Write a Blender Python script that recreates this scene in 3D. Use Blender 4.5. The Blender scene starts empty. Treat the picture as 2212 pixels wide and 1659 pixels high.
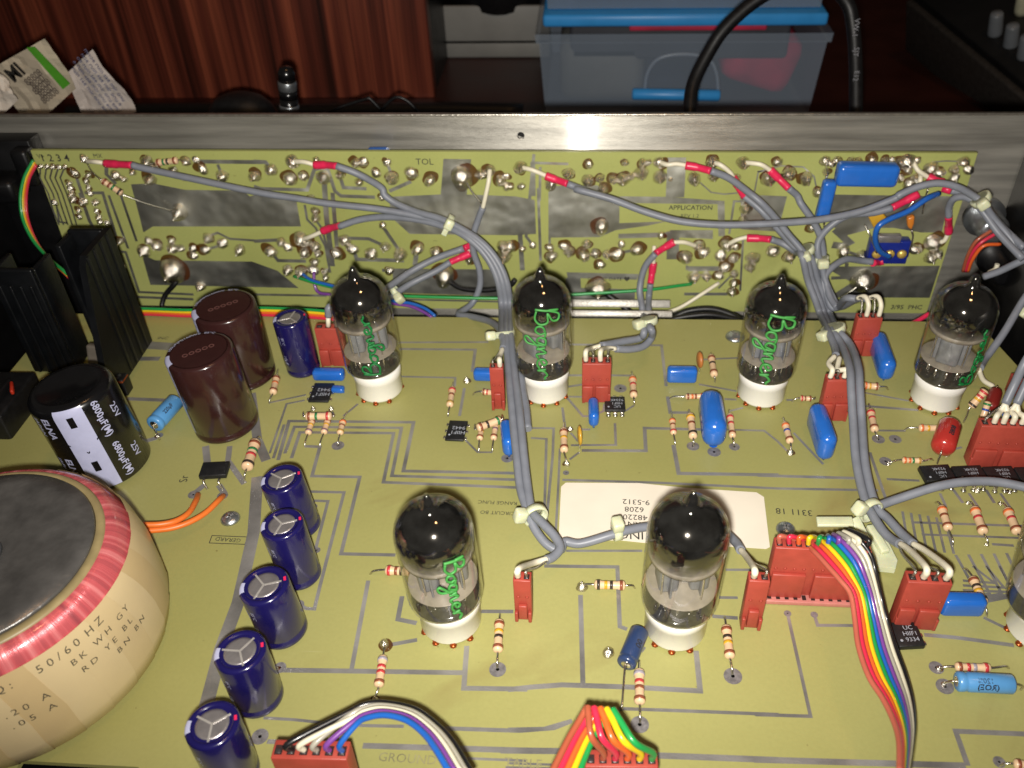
import bpy, bmesh, math, random
from mathutils import Vector as V, Matrix, noise
random.seed(7)
S = bpy.context.scene
COL = S.collection
MM = 0.001                                    # everything below is laid out in millimetres

# ------------------------------------------------------------------ camera
FPX, CX, CY, W0, H0 = 1905., 1172.5, 829.5, 2212., 1659.
pit, rol, yaw = [math.radians(a) for a in (39.06, -1.44, -3.45)]
CAM = V((0, 0, 213.))
FW = V((math.sin(yaw)*math.cos(pit), math.cos(yaw)*math.cos(pit), -math.sin(pit)))
_r = V((math.cos(yaw), -math.sin(yaw), 0)); _u = _r.cross(FW)
RT = math.cos(rol)*_r + math.sin(rol)*_u
UP = -math.sin(rol)*_r + math.cos(rol)*_u
cd = bpy.data.cameras.new('camera'); cam = bpy.data.objects.new('camera', cd); COL.objects.link(cam)
cam.matrix_world = Matrix(((RT.x, UP.x, -FW.x, CAM.x*MM), (RT.y, UP.y, -FW.y, CAM.y*MM), (RT.z, UP.z, -FW.z, CAM.z*MM), (0, 0, 0, 1)))
cd.sensor_width = 36; cd.lens = FPX/W0*36; cd.shift_x = -(CX-W0/2)/W0; cd.shift_y = 0
cd.clip_start = 0.01; cd.clip_end = 20
cd.dof.use_dof = True; cd.dof.focus_distance = 0.27; cd.dof.aperture_fstop = 21
S.camera = cam

# ------------------------------------------------------------------ light: the phone flash beside the lens, a dim warm room lamp, faint ambient
w = bpy.data.worlds.new('World'); S.world = w; w.use_nodes = True
w.node_tree.nodes['Background'].inputs[0].default_value = (0.9, 0.8, 0.68, 1)
w.node_tree.nodes['Background'].inputs[1].default_value = 0.05
def lamp(name, kind, loc, aim, energy, color, size):
    l = bpy.data.lights.new(name, kind); o = bpy.data.objects.new(name, l); COL.objects.link(o)
    o.location = V(loc)*MM
    o.rotation_euler = (V(aim)-V(loc)).to_track_quat('-Z', 'Y').to_euler()
    l.energy = energy; l.color = color
    if kind == 'AREA': l.shape = 'DISK'; l.size = size
    else: l.shadow_soft_size = size
    return l
fl = lamp('camera_flash', 'SPOT', CAM - UP*9 - RT*4, (0, 390, 50), 6.2, (1.0, 0.955, 0.88), 0.0035)
fl.spot_size = math.radians(124); fl.spot_blend = 1.0
lamp('room_lamp', 'AREA', (230, 40, 1500), (0, 200, 0), 1.6, (1.0, 0.55, 0.24), 0.16)
S.view_settings.view_transform = 'Standard'; S.view_settings.look = 'None'
S.view_settings.exposure = 0; S.view_settings.gamma = 1
S.render.engine = 'CYCLES'
S.cycles.max_bounces = 10; S.cycles.transparent_max_bounces = 16; S.cycles.caustics_reflective = False

# ------------------------------------------------------------------ survey: photo directions -> points on the real planes
YB = 332.                                     # front face of the upright rear board
def ray(u, v): return FW*FPX + RT*(u-CX) - UP*(v-CY)
def P(u, v, z=0.):
    d = ray(u, v); return CAM + d*((z-CAM.z)/d.z)
def PY(u, v, y):
    d = ray(u, v); return CAM + d*((y-CAM.y)/d.y)
def proj(q):
    d = V(q)-CAM; k = d.dot(FW); return CX+FPX*d.dot(RT)/k, CY-FPX*d.dot(UP)/k
def mmpx(q): return (V(q)-CAM).dot(FW)/FPX    # millimetres per picture unit at a point
def zat(x, y, v):
    lo, hi = -80., 190.
    for _ in range(50):
        m = (lo+hi)/2
        if proj((x, y, m))[1] > v: lo = m
        else: hi = m
    return lo
ZX = {'1': 0, '2': 1000, '3': 2000, '4': 2982}; ZY = {'1': 0, '2': 740, '3': 1500, '4': 2234}
def Z(rc, x, y): return ((ZX[rc[1]]+x/2.1)*.54861, (ZY[rc[0]]+y/2.1)*.54861)
def pt(u, v, k): return P(u, v, k) if k < 100 else PY(u, v, k)
def zp(rc, L): return [pt(*Z(rc, a[0], a[1]), a[2]) for a in L]
def dp(L): return [pt(*a) for a in L]
def bk(o): return YB-o                        # plane o mm in front of the rear board

# ------------------------------------------------------------------ materials
def lin(h):
    c = [int(h[i:i+2], 16)/255 for i in (0, 2, 4)]
    return tuple(x/12.92 if x <= .04045 else ((x+.055)/1.055)**2.4 for x in c)
MATS = {}
def mat(name, col, rough=.45, metal=0., var=.12, scale=300., bump=0., coat=0., spec=.5, trans=0., alpha=1., sss=0., stretch=(1, 1, 1), bscale=None):
    if name in MATS: return MATS[name]
    if isinstance(col, str): col = lin(col)
    m = bpy.data.materials.new(name); m.use_nodes = True; n = m.node_tree.nodes; L = m.node_tree.links
    b = n['Principled BSDF']
    b.inputs['Roughness'].default_value = rough; b.inputs['Metallic'].default_value = metal
    b.inputs['Coat Weight'].default_value = coat; b.inputs['Coat Roughness'].default_value = .12
    b.inputs['Specular IOR Level'].default_value = spec
    b.inputs['Transmission Weight'].default_value = trans; b.inputs['Alpha'].default_value = alpha
    if sss: b.inputs['Subsurface Weight'].default_value = sss; b.inputs['Subsurface Radius'].default_value = (.003, .002, .001); b.inputs['Subsurface Scale'].default_value = 1
    tc = n.new('ShaderNodeTexCoord'); mp = n.new('ShaderNodeMapping'); mp.inputs['Scale'].default_value = stretch
    L.new(tc.outputs['Object'], mp.inputs[0])
    nz = n.new('ShaderNodeTexNoise'); nz.inputs['Scale'].default_value = scale; nz.inputs['Detail'].default_value = 5
    L.new(mp.outputs[0], nz.inputs['Vector'])
    rp = n.new('ShaderNodeValToRGB')
    rp.color_ramp.elements[0].position = .3; rp.color_ramp.elements[1].position = .7
    rp.color_ramp.elements[0].color = tuple(c*(1-var) for c in col)+(1,); rp.color_ramp.elements[1].color = tuple(min(1, c*(1+var)) for c in col)+(1,)
    L.new(nz.outputs['Fac'], rp.inputs[0]); L.new(rp.outputs[0], b.inputs['Base Color'])
    mr = n.new('ShaderNodeMapRange'); mr.inputs['To Min'].default_value = max(.02, rough*.8); mr.inputs['To Max'].default_value = min(1, rough*1.25)
    L.new(nz.outputs['Fac'], mr.inputs['Value']); L.new(mr.outputs[0], b.inputs['Roughness'])
    if bump:
        n2 = n.new('ShaderNodeTexNoise'); n2.inputs['Scale'].default_value = bscale or scale*3; n2.inputs['Detail'].default_value = 4
        L.new(mp.outputs[0], n2.inputs['Vector'])
        bp = n.new('ShaderNodeBump'); bp.inputs['Strength'].default_value = bump; bp.inputs['Distance'].default_value = .0004
        L.new(n2.outputs['Fac'], bp.inputs['Height']); L.new(bp.outputs[0], b.inputs['Normal'])
    MATS[name] = m; return m

def board_mat(name, c1, c2, stain, st_amt, scale=9.):
    m = bpy.data.materials.new(name); m.use_nodes = True; n = m.node_tree.nodes; L = m.node_tree.links
    b = n['Principled BSDF']; b.inputs['Roughness'].default_value = .3
    b.inputs['Specular IOR Level'].default_value = .35
    tc = n.new('ShaderNodeTexCoord')
    def noi(sc, det=6, dist=0., vec=None):
        q = n.new('ShaderNodeTexNoise'); q.inputs['Scale'].default_value = sc; q.inputs['Detail'].default_value = det; q.inputs['Distortion'].default_value = dist
        L.new(vec or tc.outputs['Object'], q.inputs['Vector']); return q
    def ramp(src, p0, p1, c0=(0, 0, 0, 1), c1_=(1, 1, 1, 1)):
        r = n.new('ShaderNodeValToRGB'); e = r.color_ramp.elements; e[0].position = p0; e[1].position = p1; e[0].color = c0; e[1].color = c1_
        L.new(src, r.inputs[0]); return r
    def mix(fac, a, bb):
        x = n.new('ShaderNodeMix'); x.data_type = 'RGBA'
        if isinstance(fac, float): x.inputs[0].default_value = fac
        else: L.new(fac, x.inputs[0])
        for i, s_ in ((6, a), (7, bb)):
            if isinstance(s_, tuple): x.inputs[i].default_value = s_+(1,)
            else: L.new(s_, x.inputs[i])
        return x.outputs[2]
    base = ramp(noi(scale).outputs['Fac'], .32, .68, c1+(1,), c2+(1,)).outputs[0]
    # glass-cloth weave
    wv = n.new('ShaderNodeTexNoise'); wv.inputs['Scale'].default_value = 900; L.new(tc.outputs['Object'], wv.inputs['Vector'])
    base = mix(ramp(wv.outputs['Fac'], .35, .75, (0, 0, 0, 1), (.09, .09, .09, 1)).outputs[0], base, tuple(c*.55 for c in c1))
    f = ramp(noi(15, 5, 1.2).outputs['Fac'], .60, .74, (0, 0, 0, 1), (st_amt,)*3+(1,)).outputs[0]
    base = mix(f, base, stain)
    sp = ramp(noi(420, 2).outputs['Fac'], .74, .78, (0, 0, 0, 1), (.45,)*3+(1,)).outputs[0]
    base = mix(sp, base, (.10, .06, .02))
    # hair scratches
    mp = n.new('ShaderNodeMapping'); mp.inputs['Scale'].default_value = (25, 600, 1); mp.inputs['Rotation'].default_value = (0, 0, .7); L.new(tc.outputs['Object'], mp.inputs[0])
    sc = ramp(noi(1., 3, 0, mp.outputs[0]).outputs['Fac'], .73, .78, (0, 0, 0, 1), (.25,)*3+(1,)).outputs[0]
    base = mix(sc, base, (.55, .52, .32))
    L.new(base, b.inputs['Base Color'])
    rr = n.new('ShaderNodeMapRange'); rr.inputs['To Min'].default_value = .2; rr.inputs['To Max'].default_value = .5
    L.new(noi(40).outputs['Fac'], rr.inputs['Value']); L.new(rr.outputs[0], b.inputs['Roughness'])
    bp = n.new('ShaderNodeBump'); bp.inputs['Strength'].default_value = .12; bp.inputs['Distance'].default_value = .0003
    L.new(noi(700, 3).outputs['Fac'], bp.inputs['Height']); L.new(bp.outputs[0], b.inputs['Normal'])
    MATS[name] = m; return m

def glass_mat(name, tint=(1, 1, 1), refl=1.0, rough=.02, dirt=.04, dcol=(.6, .6, .55)):
    m = bpy.data.materials.new(name); m.use_nodes = True; n = m.node_tree.nodes; L = m.node_tree.links; n.clear()
    out = n.new('ShaderNodeOutputMaterial'); t = n.new('ShaderNodeBsdfTransparent'); t.inputs[0].default_value = tint+(1,)
    g = n.new('ShaderNodeBsdfGlossy'); g.inputs['Roughness'].default_value = rough
    fr = n.new('ShaderNodeFresnel'); ge = n.new('ShaderNodeNewGeometry'); io = n.new('ShaderNodeMapRange'); io.inputs['To Min'].default_value = 1.5; io.inputs['To Max'].default_value = 1/1.5
    L.new(ge.outputs['Backfacing'], io.inputs['Value']); L.new(io.outputs[0], fr.inputs['IOR'])
    k = n.new('ShaderNodeMath'); k.operation = 'MULTIPLY'; k.inputs[1].default_value = refl; k.use_clamp = True
    L.new(fr.outputs[0], k.inputs[0])
    mx = n.new('ShaderNodeMixShader'); L.new(k.outputs[0], mx.inputs[0]); L.new(t.outputs[0], mx.inputs[1]); L.new(g.outputs[0], mx.inputs[2])
    d = n.new('ShaderNodeBsdfDiffuse'); d.inputs[0].default_value = dcol+(1,)
    nz = n.new('ShaderNodeTexNoise'); nz.inputs['Scale'].default_value = 160; nz.inputs['Detail'].default_value = 6
    tc = n.new('ShaderNodeTexCoord'); L.new(tc.outputs['Object'], nz.inputs['Vector'])
    mr = n.new('ShaderNodeMapRange'); mr.inputs['From Min'].default_value = .35; mr.inputs['From Max'].default_value = .75; mr.inputs['To Min'].default_value = dirt*.3; mr.inputs['To Max'].default_value = dirt*1.6
    L.new(nz.outputs['Fac'], mr.inputs['Value'])
    m2 = n.new('ShaderNodeMixShader'); L.new(mr.outputs[0], m2.inputs[0]); L.new(mx.outputs[0], m2.inputs[1]); L.new(d.outputs[0], m2.inputs[2])
    L.new(m2.outputs[0], out.inputs[0]); MATS[name] = m; return m

def wood_mat():
    m = bpy.data.materials.new('rosewood veneer'); m.use_nodes = True; n = m.node_tree.nodes; L = m.node_tree.links
    b = n['Principled BSDF']; b.inputs['Roughness'].default_value = .42
    tc = n.new('ShaderNodeTexCoord'); mp = n.new('ShaderNodeMapping'); mp.inputs['Scale'].default_value = (95, 95, 2.2); L.new(tc.outputs['Object'], mp.inputs[0])
    a = n.new('ShaderNodeTexNoise'); a.inputs['Scale'].default_value = 1; a.inputs['Detail'].default_value = 8; a.inputs['Distortion'].default_value = .6; L.new(mp.outputs[0], a.inputs['Vector'])
    r = n.new('ShaderNodeValToRGB'); e = r.color_ramp.elements; e[0].position = .36; e[0].color = lin('3a1a12')+(1,); e[1].position = .66; e[1].color = lin('9c5038')+(1,)
    x = e.new(.5); x.color = lin('703426')+(1,)
    L.new(a.outputs['Fac'], r.inputs[0])
    mp2 = n.new('ShaderNodeMapping'); mp2.inputs['Scale'].default_value = (700, 700, 6); L.new(tc.outputs['Object'], mp2.inputs[0])
    c = n.new('ShaderNodeTexNoise'); c.inputs['Scale'].default_value = 1; c.inputs['Detail'].default_value = 4; L.new(mp2.outputs[0], c.inputs['Vector'])
    rc = n.new('ShaderNodeValToRGB'); rc.color_ramp.elements[0].position = .3; rc.color_ramp.elements[0].color = (.45, .45, .45, 1); rc.color_ramp.elements[1].position = .6; L.new(c.outputs['Fac'], rc.inputs[0])
    mx = n.new('ShaderNodeMix'); mx.data_type = 'RGBA'; mx.blend_type = 'MULTIPLY'; mx.inputs[0].default_value = 1; L.new(r.outputs[0], mx.inputs[6]); L.new(rc.outputs[0], mx.inputs[7])
    L.new(mx.outputs[2], b.inputs['Base Color'])
    MATS['wood'] = m; return m

def getter_mat():
    m = bpy.data.materials.new('getter mirror'); m.use_nodes = True; n = m.node_tree.nodes; L = m.node_tree.links; b = n['Principled BSDF']
    b.inputs['Metallic'].default_value = 1.; b.inputs['Base Color'].default_value = (.16, .15, .14, 1); b.inputs['Roughness'].default_value = .1
    tc = n.new('ShaderNodeTexCoord'); sx = n.new('ShaderNodeSeparateXYZ'); L.new(tc.outputs['Object'], sx.inputs[0])
    nz = n.new('ShaderNodeTexNoise'); nz.inputs['Scale'].default_value = 170; nz.inputs['Detail'].default_value = 4; L.new(tc.outputs['Object'], nz.inputs['Vector'])
    ad = n.new('ShaderNodeMath'); ad.operation = 'MULTIPLY_ADD'; ad.inputs[1].default_value = .006; L.new(nz.outputs['Fac'], ad.inputs[0]); L.new(sx.outputs['Z'], ad.inputs[2])
    mr = n.new('ShaderNodeMapRange'); mr.inputs['From Min'].default_value = .0370; mr.inputs['From Max'].default_value = .0425; L.new(ad.outputs[0], mr.inputs['Value'])
    L.new(mr.outputs[0], b.inputs['Alpha'])
    r2 = n.new('ShaderNodeMapRange'); r2.inputs['To Min'].default_value = .03; r2.inputs['To Max'].default_value = .13; L.new(nz.outputs['Fac'], r2.inputs['Value']); L.new(r2.outputs[0], b.inputs['Roughness'])
    MATS['getter'] = m; return m

M_board = board_mat('epoxy board', lin('99975b'), lin('aca96c'), lin('877448'), .55)
M_rboard = board_mat('rear epoxy board', lin('9a9f5c'), lin('b0b46e'), lin('7d7c46'), .35, 14)
M_trace = mat('tinned trace', '9c9a98', .34, .45, .4, 60, .25, bscale=1500)
M_rtrace = mat('tinned rear copper', 'b4b4ac', .5, .97, .3, 40, .2, bscale=900)
_q = M_rtrace.node_tree; _bp = [x for x in _q.nodes if x.type == 'BUMP'][0]; _bp.inputs['Distance'].default_value = .003; _bp.inputs['Strength'].default_value = .9
for _x in _q.nodes:
    if _x.type == 'TEX_NOISE' and abs(_x.inputs['Scale'].default_value-900) < 1: _x.inputs['Scale'].default_value = 55; _x.inputs['Detail'].default_value = 2
M_pad = mat('pad', '918e90', .4, .45, .25, 700, .2)
M_solder = mat('solder', 'e6e0d4', .25, 1., .15, 500, .35, bscale=900)
M_flux = mat('burnt flux', '5c2f0a', .12, 0, .5, 500, .3, coat=.9, alpha=.7)
M_print = mat('board print', '4b4a44', .5, .3, .2)
M_faint = mat('faint board print', '8f8a66', .5, .1, .3)
M_steel = mat('bare steel panel', 'c4c0b6', .5, .65, .3, 22, .35, stretch=(1, 1, 14), bscale=160)
M_steeledge = mat('bright cut edge', 'd2cdc2', .3, .9, .15, 400, .3)
M_lip = mat('bright lip metal', 'b4b0a8', .4, .3, .15, 400, .3)
M_black = mat('black painted metal', '0e0e10', .4, .1, .3, 120, .12)
M_anod = mat('black anodised', '121417', .38, .35, .3, 160, .15)
M_bplast = mat('black plastic', '101012', .45, 0, .3, 400, .1)
M_ic = mat('chip plastic', '1c1d1f', .45, 0, .2, 900, .15)
M_icprint = mat('chip print', 'a7adb8', .6, 0, .1)
M_lead = mat('tinned lead', 'cfcabd', .22, .95, .1, 600)
M_resist = mat('resistor body', 'e4c29c', .33, 0, .05, 500, .05, coat=.25)
BC = {'K': '3a302a', 'N': '8a4c34', 'R': 'c23c40', 'O': 'd8703c', 'Y': 'dba62c', 'G': '2e7a44', 'B': '2a4aa0', 'V': '8a6a78', 'E': 'a09aa4', 'W': 'e8e0d4', 'D': 'b08a40'}
M_band = {k: mat('band '+k, v, .35, 0, .08, 500, coat=.2) for k, v in BC.items()}
M_blue = mat('blue dipped epoxy', '2668c4', .22, 0, .06, 200, .04, coat=.5, bscale=250)
M_redcap = mat('red dipped epoxy', 'b5352f', .22, 0, .08, 200, .04, coat=.5)
M_dred = mat('dark red epoxy', '7c2420', .3, 0, .1, 200, coat=.3)
M_tan = mat('tan ceramic', 'b8743c', .4, 0, .1, 300)
M_yel = mat('yellow ceramic', 'c89a30', .35, 0, .1, 300, coat=.2)
M_orng = mat('orange ceramic', 'cc7a2c', .35, 0, .1, 300, coat=.2)
M_conn = mat('red nylon', 'a64438', .42, 0, .1, 250, .08)
M_connd = mat('red nylon shade', '8e2a22', .5, 0, .1, 250)
M_contact = mat('contact', '6e6a6a', .35, .8, .2, 600)
M_hole = mat('connector pocket', '2c1412', .7, 0, .2)
M_grey = mat('grey cable jacket', '7b7f89', .42, 0, .10, 200, .05)
M_white = mat('white insulation', 'e6dfc8', .4, 0, .05, 300)
M_heat = mat('red heat shrink', 'dd2a55', .35, 0, .08, 300, .05)
M_tie = mat('natural nylon', 'd3d6b4', .35, 0, .06, 300, .05, sss=.3)
M_braid = mat('twisted drain', 'b7b3a8', .3, .9, .3, 1500, .5)
M_socket = mat('white ceramic', 'f4f1ea', .3, 0, .02, 100, coat=.3)
M_copper = mat('copper pin', 'b4592e', .3, .8, .25, 400)
M_navy = mat('navy sleeve', '1a1650', .2, 0, .08, 200, coat=.5)
M_maroon = mat('maroon sleeve', '341c1b', .22, 0, .1, 200, coat=.5)
M_elna = mat('black sleeve', '0f0f11', .25, 0, .2, 200, coat=.4)
M_pale = mat('pale stripe print', 'b9bcdc', .35, 0, .05, 300, coat=.3)
M_alu = mat('aluminium can top', 'b4afb0', .35, .75, .12, 300, .2, bscale=1200)
M_vent = mat('vent groove', 'd6d2cc', .4, .6, .05)
M_axial = mat('light blue sleeve', '5a9ad4', .3, 0, .06, 200, coat=.3)
M_slate = mat('slate blue sleeve', '2d3f66', .3, 0, .06, 200, coat=.3)
M_ink = mat('dark ink', '23242c', .6, 0, .1)
M_sink = mat('black label ink', '1e1c1a', .7, 0, .1)
M_label = mat('paper sticker', 'e9e0cf', .6, 0, .04, 60, .05)
M_green = mat('green marker', '117236', .5, 0, .08, 300)
M_lgreen = mat('light green marker', '429244', .5, 0, .08, 300)
M_glass = glass_mat('tube glass', (.96, .95, .92), 1.1, .025, .014, (.55, .55, .52))
M_getter = getter_mat()
M_mica = mat('mica', 'a89f93', .4, 0, .2, 250, alpha=.72)
M_plate = mat('tube plate metal', '8a8c92', .4, .3, .2, 300)
M_rod = mat('nickel rod', 'c9c3b8', .25, .9, .1)
M_rod2 = mat('red glint glass bead', '8a2a22', .2, 0, .3, 900)
M_wind = None
M_tape = mat('cream tape', 'd4bd90', .42, 0, .07, 40, .12, coat=.2, bscale=120)
M_pad2 = mat('insulating ring', '9a8a62', .4, 0, .15, 200)
M_dplate = mat('steel disc', '706e6c', .3, .55, .3, 140, .4, bscale=420)
M_tprint = mat('tape print', '57503f', .6, 0, .2, 400)
M_zinc = mat('zinc screw', 'b9bfc4', .3, .9, .1, 400, .3)
M_oran = mat('orange insulation', 'e5762f', .4, 0, .06, 300)
M_wood = wood_mat()
M_table = mat('dark table', '3a1a14', .35, 0, .2, 30)
M_darkbg = mat('black lacquer', '0b0b0c', .4, 0, .3, 60)
M_poly = None
RB = {'brown': 'a8563c', 'red': 'd2304c', 'orange': 'e0642c', 'yellow': 'e8c622', 'green': '22954a', 'blue': '2462b8', 'violet': '7a4596', 'grey': 'a8a496', 'white': 'ddd8c0', 'black': '1b1b1d', 'clear': 'b8604e'}
M_rb = {k: mat('ribbon '+k, v, .3, 0, .04, 200, coat=.25) for k, v in RB.items()}

_n = M_steel.node_tree.nodes; _b = _n['Principled BSDF']; _b.inputs['Anisotropic'].default_value = 1.
_t = _n.new('ShaderNodeTangent'); _t.direction_type = 'RADIAL'; _t.axis = 'Z'; M_steel.node_tree.links.new(_t.outputs[0], _b.inputs['Tangent']); _b.inputs['Anisotropic Rotation'].default_value = .25
_g = _n.new('ShaderNodeBsdfAnisotropic'); _g.inputs['Color'].default_value = (.85, .82, .76, 1); _g.inputs['Roughness'].default_value = .24; _g.inputs['Anisotropy'].default_value = .88; _g.inputs['Rotation'].default_value = .0
_l = M_steel.node_tree.links; _l.new(_t.outputs[0], _g.inputs['Tangent']); _m = _n.new('ShaderNodeMixShader'); _m.inputs[0].default_value = .22
_o = [q for q in _n if q.type == 'OUTPUT_MATERIAL'][0]; _l.new(_b.outputs[0], _m.inputs[1]); _l.new(_g.outputs[0], _m.inputs[2]); _l.new(_m.outputs[0], _o.inputs[0])
# ------------------------------------------------------------------ mesh building
def frame_axes(n):
    n = n.normalized(); a = V((0, 0, 1)) if abs(n.z) < .9 else V((1, 0, 0))
    x = a.cross(n).normalized(); return x, n.cross(x), n
class MB:
    def __init__(s): s.v = []; s.f = []; s.sm = []
    def add(s, vs, fs, smooth=False):
        o = len(s.v); s.v += [V(q) for q in vs]; s.f += [tuple(i+o for i in f) for f in fs]; s.sm += [smooth]*len(fs); return s
    def lathe(s, prof, o=(0, 0, 0), ax=(0, 0, 1), n=24, smooth=True, a0=0., a1=None, x=None):
        o = V(o); X, Y, N = frame_axes(V(ax)); closed = a1 is None
        if x is not None: X = V(x).normalized(); Y = N.cross(X)
        if closed: ang = [2*math.pi*i/n for i in range(n)]
        else: ang = [a0+(a1-a0)*i/n for i in range(n+1)]
        k = len(ang); vs = []; fs = []
        for (r, z) in prof:
            for a in ang: vs.append(o+X*(r*math.cos(a))+Y*(r*math.sin(a))+N*z)
        for j in range(len(prof)-1):
            for i in range(k if closed else k-1):
                i2 = (i+1) % k; fs.append((j*k+i, j*k+i2, (j+1)*k+i2, (j+1)*k+i))
        s.add(vs, fs, smooth)
        if closed:
            if prof[0][0] > 1e-6: s.f.append(tuple(range(len(s.v)-len(vs)+k-1, len(s.v)-len(vs)-1, -1))); s.sm.append(False)
            if prof[-1][0] > 1e-6: s.f.append(tuple(range(len(s.v)-k, len(s.v)))); s.sm.append(False)
        return s
    def tube(s, pts, r, n=8, sub=5, smoothpath=True, rr=None):
        if smoothpath and len(pts) > 2: pts = crom(pts, sub)
        m = len(pts); X = None; vs = []
        for i, p in enumerate(pts):
            t = (pts[min(i+1, m-1)]-pts[max(i-1, 0)])
            t = t.normalized() if t.length > 1e-9 else V((0, 0, 1))
            if X is None: X = frame_axes(t)[0]
            X = (X-t*X.dot(t)).normalized(); Y = t.cross(X); q = r if rr is None else rr(i/(m-1))
            for k in range(n):
                a = 2*math.pi*k/n; vs.append(p+X*(q*math.cos(a))+Y*(q*math.sin(a)))
        fs = [(i*n+k, i*n+(k+1) % n, (i+1)*n+(k+1) % n, (i+1)*n+k) for i in range(m-1) for k in range(n)]
        s.add(vs, fs, True); o = len(s.v)-len(vs)
        s.f.append(tuple(o+n-1-k for k in range(n))); s.f.append(tuple(o+(m-1)*n+k for k in range(n))); s.sm += [False, False]
        return s
    def box(s, c, d, M=None, bev=0., seg=2):
        bm = bmesh.new(); bmesh.ops.create_cube(bm, size=1)
        for q in bm.verts: q.co = V((q.co.x*d[0], q.co.y*d[1], q.co.z*d[2]))
        if bev: bmesh.ops.bevel(bm, geom=bm.edges[:], offset=bev, segments=seg, profile=.5, affect='EDGES', clamp_overlap=True)
        M = M or Matrix.Identity(3); c = V(c); bm.verts.index_update()
        s.add([c+M @ q.co for q in bm.verts], [tuple(x.index for x in f.verts) for f in bm.faces], bool(bev)); bm.free(); return s
    def prism(s, poly, h, ax=None):
        """poly: 3D points of a planar outline; h: extrusion vector from the outline"""
        n = len(poly); h = V(h); poly = [V(q) for q in poly]
        nn = V((0, 0, 0))
        for i in range(n): nn += poly[i].cross(poly[(i+1) % n])
        if nn.dot(h) < 0: poly = poly[::-1]
        s.add(poly+[q+h for q in poly], [tuple(range(n-1, -1, -1)), tuple(range(n, 2*n))]+[(i, (i+1) % n, n+(i+1) % n, n+i) for i in range(n)]); return s
    def strip(s, pts, wid, nrm, h):
        """flat raised track along a polyline, nrm = plane normal"""
        nrm = V(nrm); m = len(pts); L = []; Rr = []
        for i in range(m):
            a = (pts[i]-pts[i-1]).normalized() if i else None
            b = (pts[i+1]-pts[i]).normalized() if i < m-1 else None
            if a is None: a = b
            if b is None: b = a
            na = nrm.cross(a); nb = nrm.cross(b); q = na+nb
            q = q.normalized() if q.length > .2 else na
            k = min(2.2, 1/max(.3, q.dot(na))); w_ = wid[i] if isinstance(wid, list) else wid
            L.append(pts[i]+q*(w_*k/2)); Rr.append(pts[i]-q*(w_*k/2))
        H = nrm*h; vs = L+Rr+[p+H for p in L]+[p+H for p in Rr]; fs = []
        for i in range(m-1):
            fs += [(2*m+i, 3*m+i, 3*m+i+1, 2*m+i+1), (i, 2*m+i, 2*m+i+1, i+1), (m+i, m+i+1, 3*m+i+1, 3*m+i)]
        fs += [(0, m, 3*m, 2*m), (m-1, 3*m-1, 4*m-1, 2*m-1)]
        s.add(vs, fs); return s
    def mesh(s, name, org=V((0, 0, 0))):
        me = bpy.data.meshes.new(name)
        me.from_pydata([((q-org)*MM)[:] for q in s.v], [], s.f)
        me.polygons.foreach_set('use_smooth', s.sm); me.update(); return me
    def build(s, name, m, parent=None, **kw):
        org = V(parent['_org']) if parent is not None else V((0, 0, 0))
        me = s.mesh(name, org); me.materials.append(m); return link(name, me, parent, **kw)
def crom(pts, sub):
    out = []; m = len(pts)
    for i in range(m-1):
        p0 = pts[i-1] if i else pts[0]*2-pts[1]; p1, p2 = pts[i], pts[i+1]; p3 = pts[i+2] if i+2 < m else pts[-1]*2-pts[-2]
        for k in range(sub):
            t = k/sub
            out.append(.5*((2*p1)+(p2-p0)*t+(2*p0-5*p1+4*p2-p3)*t*t+(3*p1-p0-3*p2+p3)*t**3))
    out.append(pts[-1].copy()); return out
ORG = []
def link(name, me, parent=None, label=None, cat=None, group=None, kind=None):
    o = bpy.data.objects.new(name, me); COL.objects.link(o)
    if parent is not None: o.parent = parent; o['_org'] = parent['_org']
    else: o['_org'] = [0., 0., 0.]
    ORG.append(o)
    if label: o['label'] = label
    if cat: o['category'] = cat
    if group: o['group'] = group
    if kind: o['kind'] = kind
    return o
def thing(name, label, cat, loc, group=None):
    o = bpy.data.objects.new(name, None); COL.objects.link(o); o.empty_display_size = .002
    o.location = V(loc)*MM; o['_org'] = list(V(loc)); ORG.append(o)
    o['label'] = label; o['category'] = cat
    if group: o['group'] = group
    return o
TX = {}
def textmesh(body, size, align='CENTER', bold=0.):
    k = (body, size, align, bold)
    if k not in TX:
        c = bpy.data.curves.new('t', 'FONT'); c.body = body; c.size = size; c.align_x = align; c.align_y = 'CENTER'; c.resolution_u = 2; c.offset = bold
        o = bpy.data.objects.new('t', c); COL.objects.link(o)
        dg = bpy.context.evaluated_depsgraph_get(); me = bpy.data.meshes.new_from_object(o.evaluated_get(dg))
        TX[k] = ([v.co.copy() for v in me.vertices], [tuple(p.vertices) for p in me.polygons])
        bpy.data.objects.remove(o); bpy.data.meshes.remove(me); bpy.data.curves.remove(c)
    return TX[k]
def text(body, size, o, x, y, m, parent, name='printed_text', align='CENTER', bold=0.):
    vs, fs = textmesh(body, size, align, bold); o = V(o); x = V(x); y = V(y)
    return MB().add([o+x*q.x+y*q.y for q in vs], fs).build(name, m, parent)
def cyltext(body, size, o, r, a0, z0, m, parent, vertical=False, flip=1, name='printed_text', bold=0.):
    """text wrapped on an upright cylinder; vertical: baseline runs along the axis"""
    vs, fs = textmesh(body, size, 'CENTER', bold); o = V(o); out = []
    for q in vs:
        if vertical: a = a0+flip*q.y/r; z = z0-flip*q.x
        else: a = a0+q.x/r; z = z0+q.y
        out.append(o+V((r*math.cos(a), r*math.sin(a), z)))
    return MB().add(out, fs).build(name, m, parent)
X_, Y_, Z_ = V((1, 0, 0)), V((0, 1, 0)), V((0, 0, 1))

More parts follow.
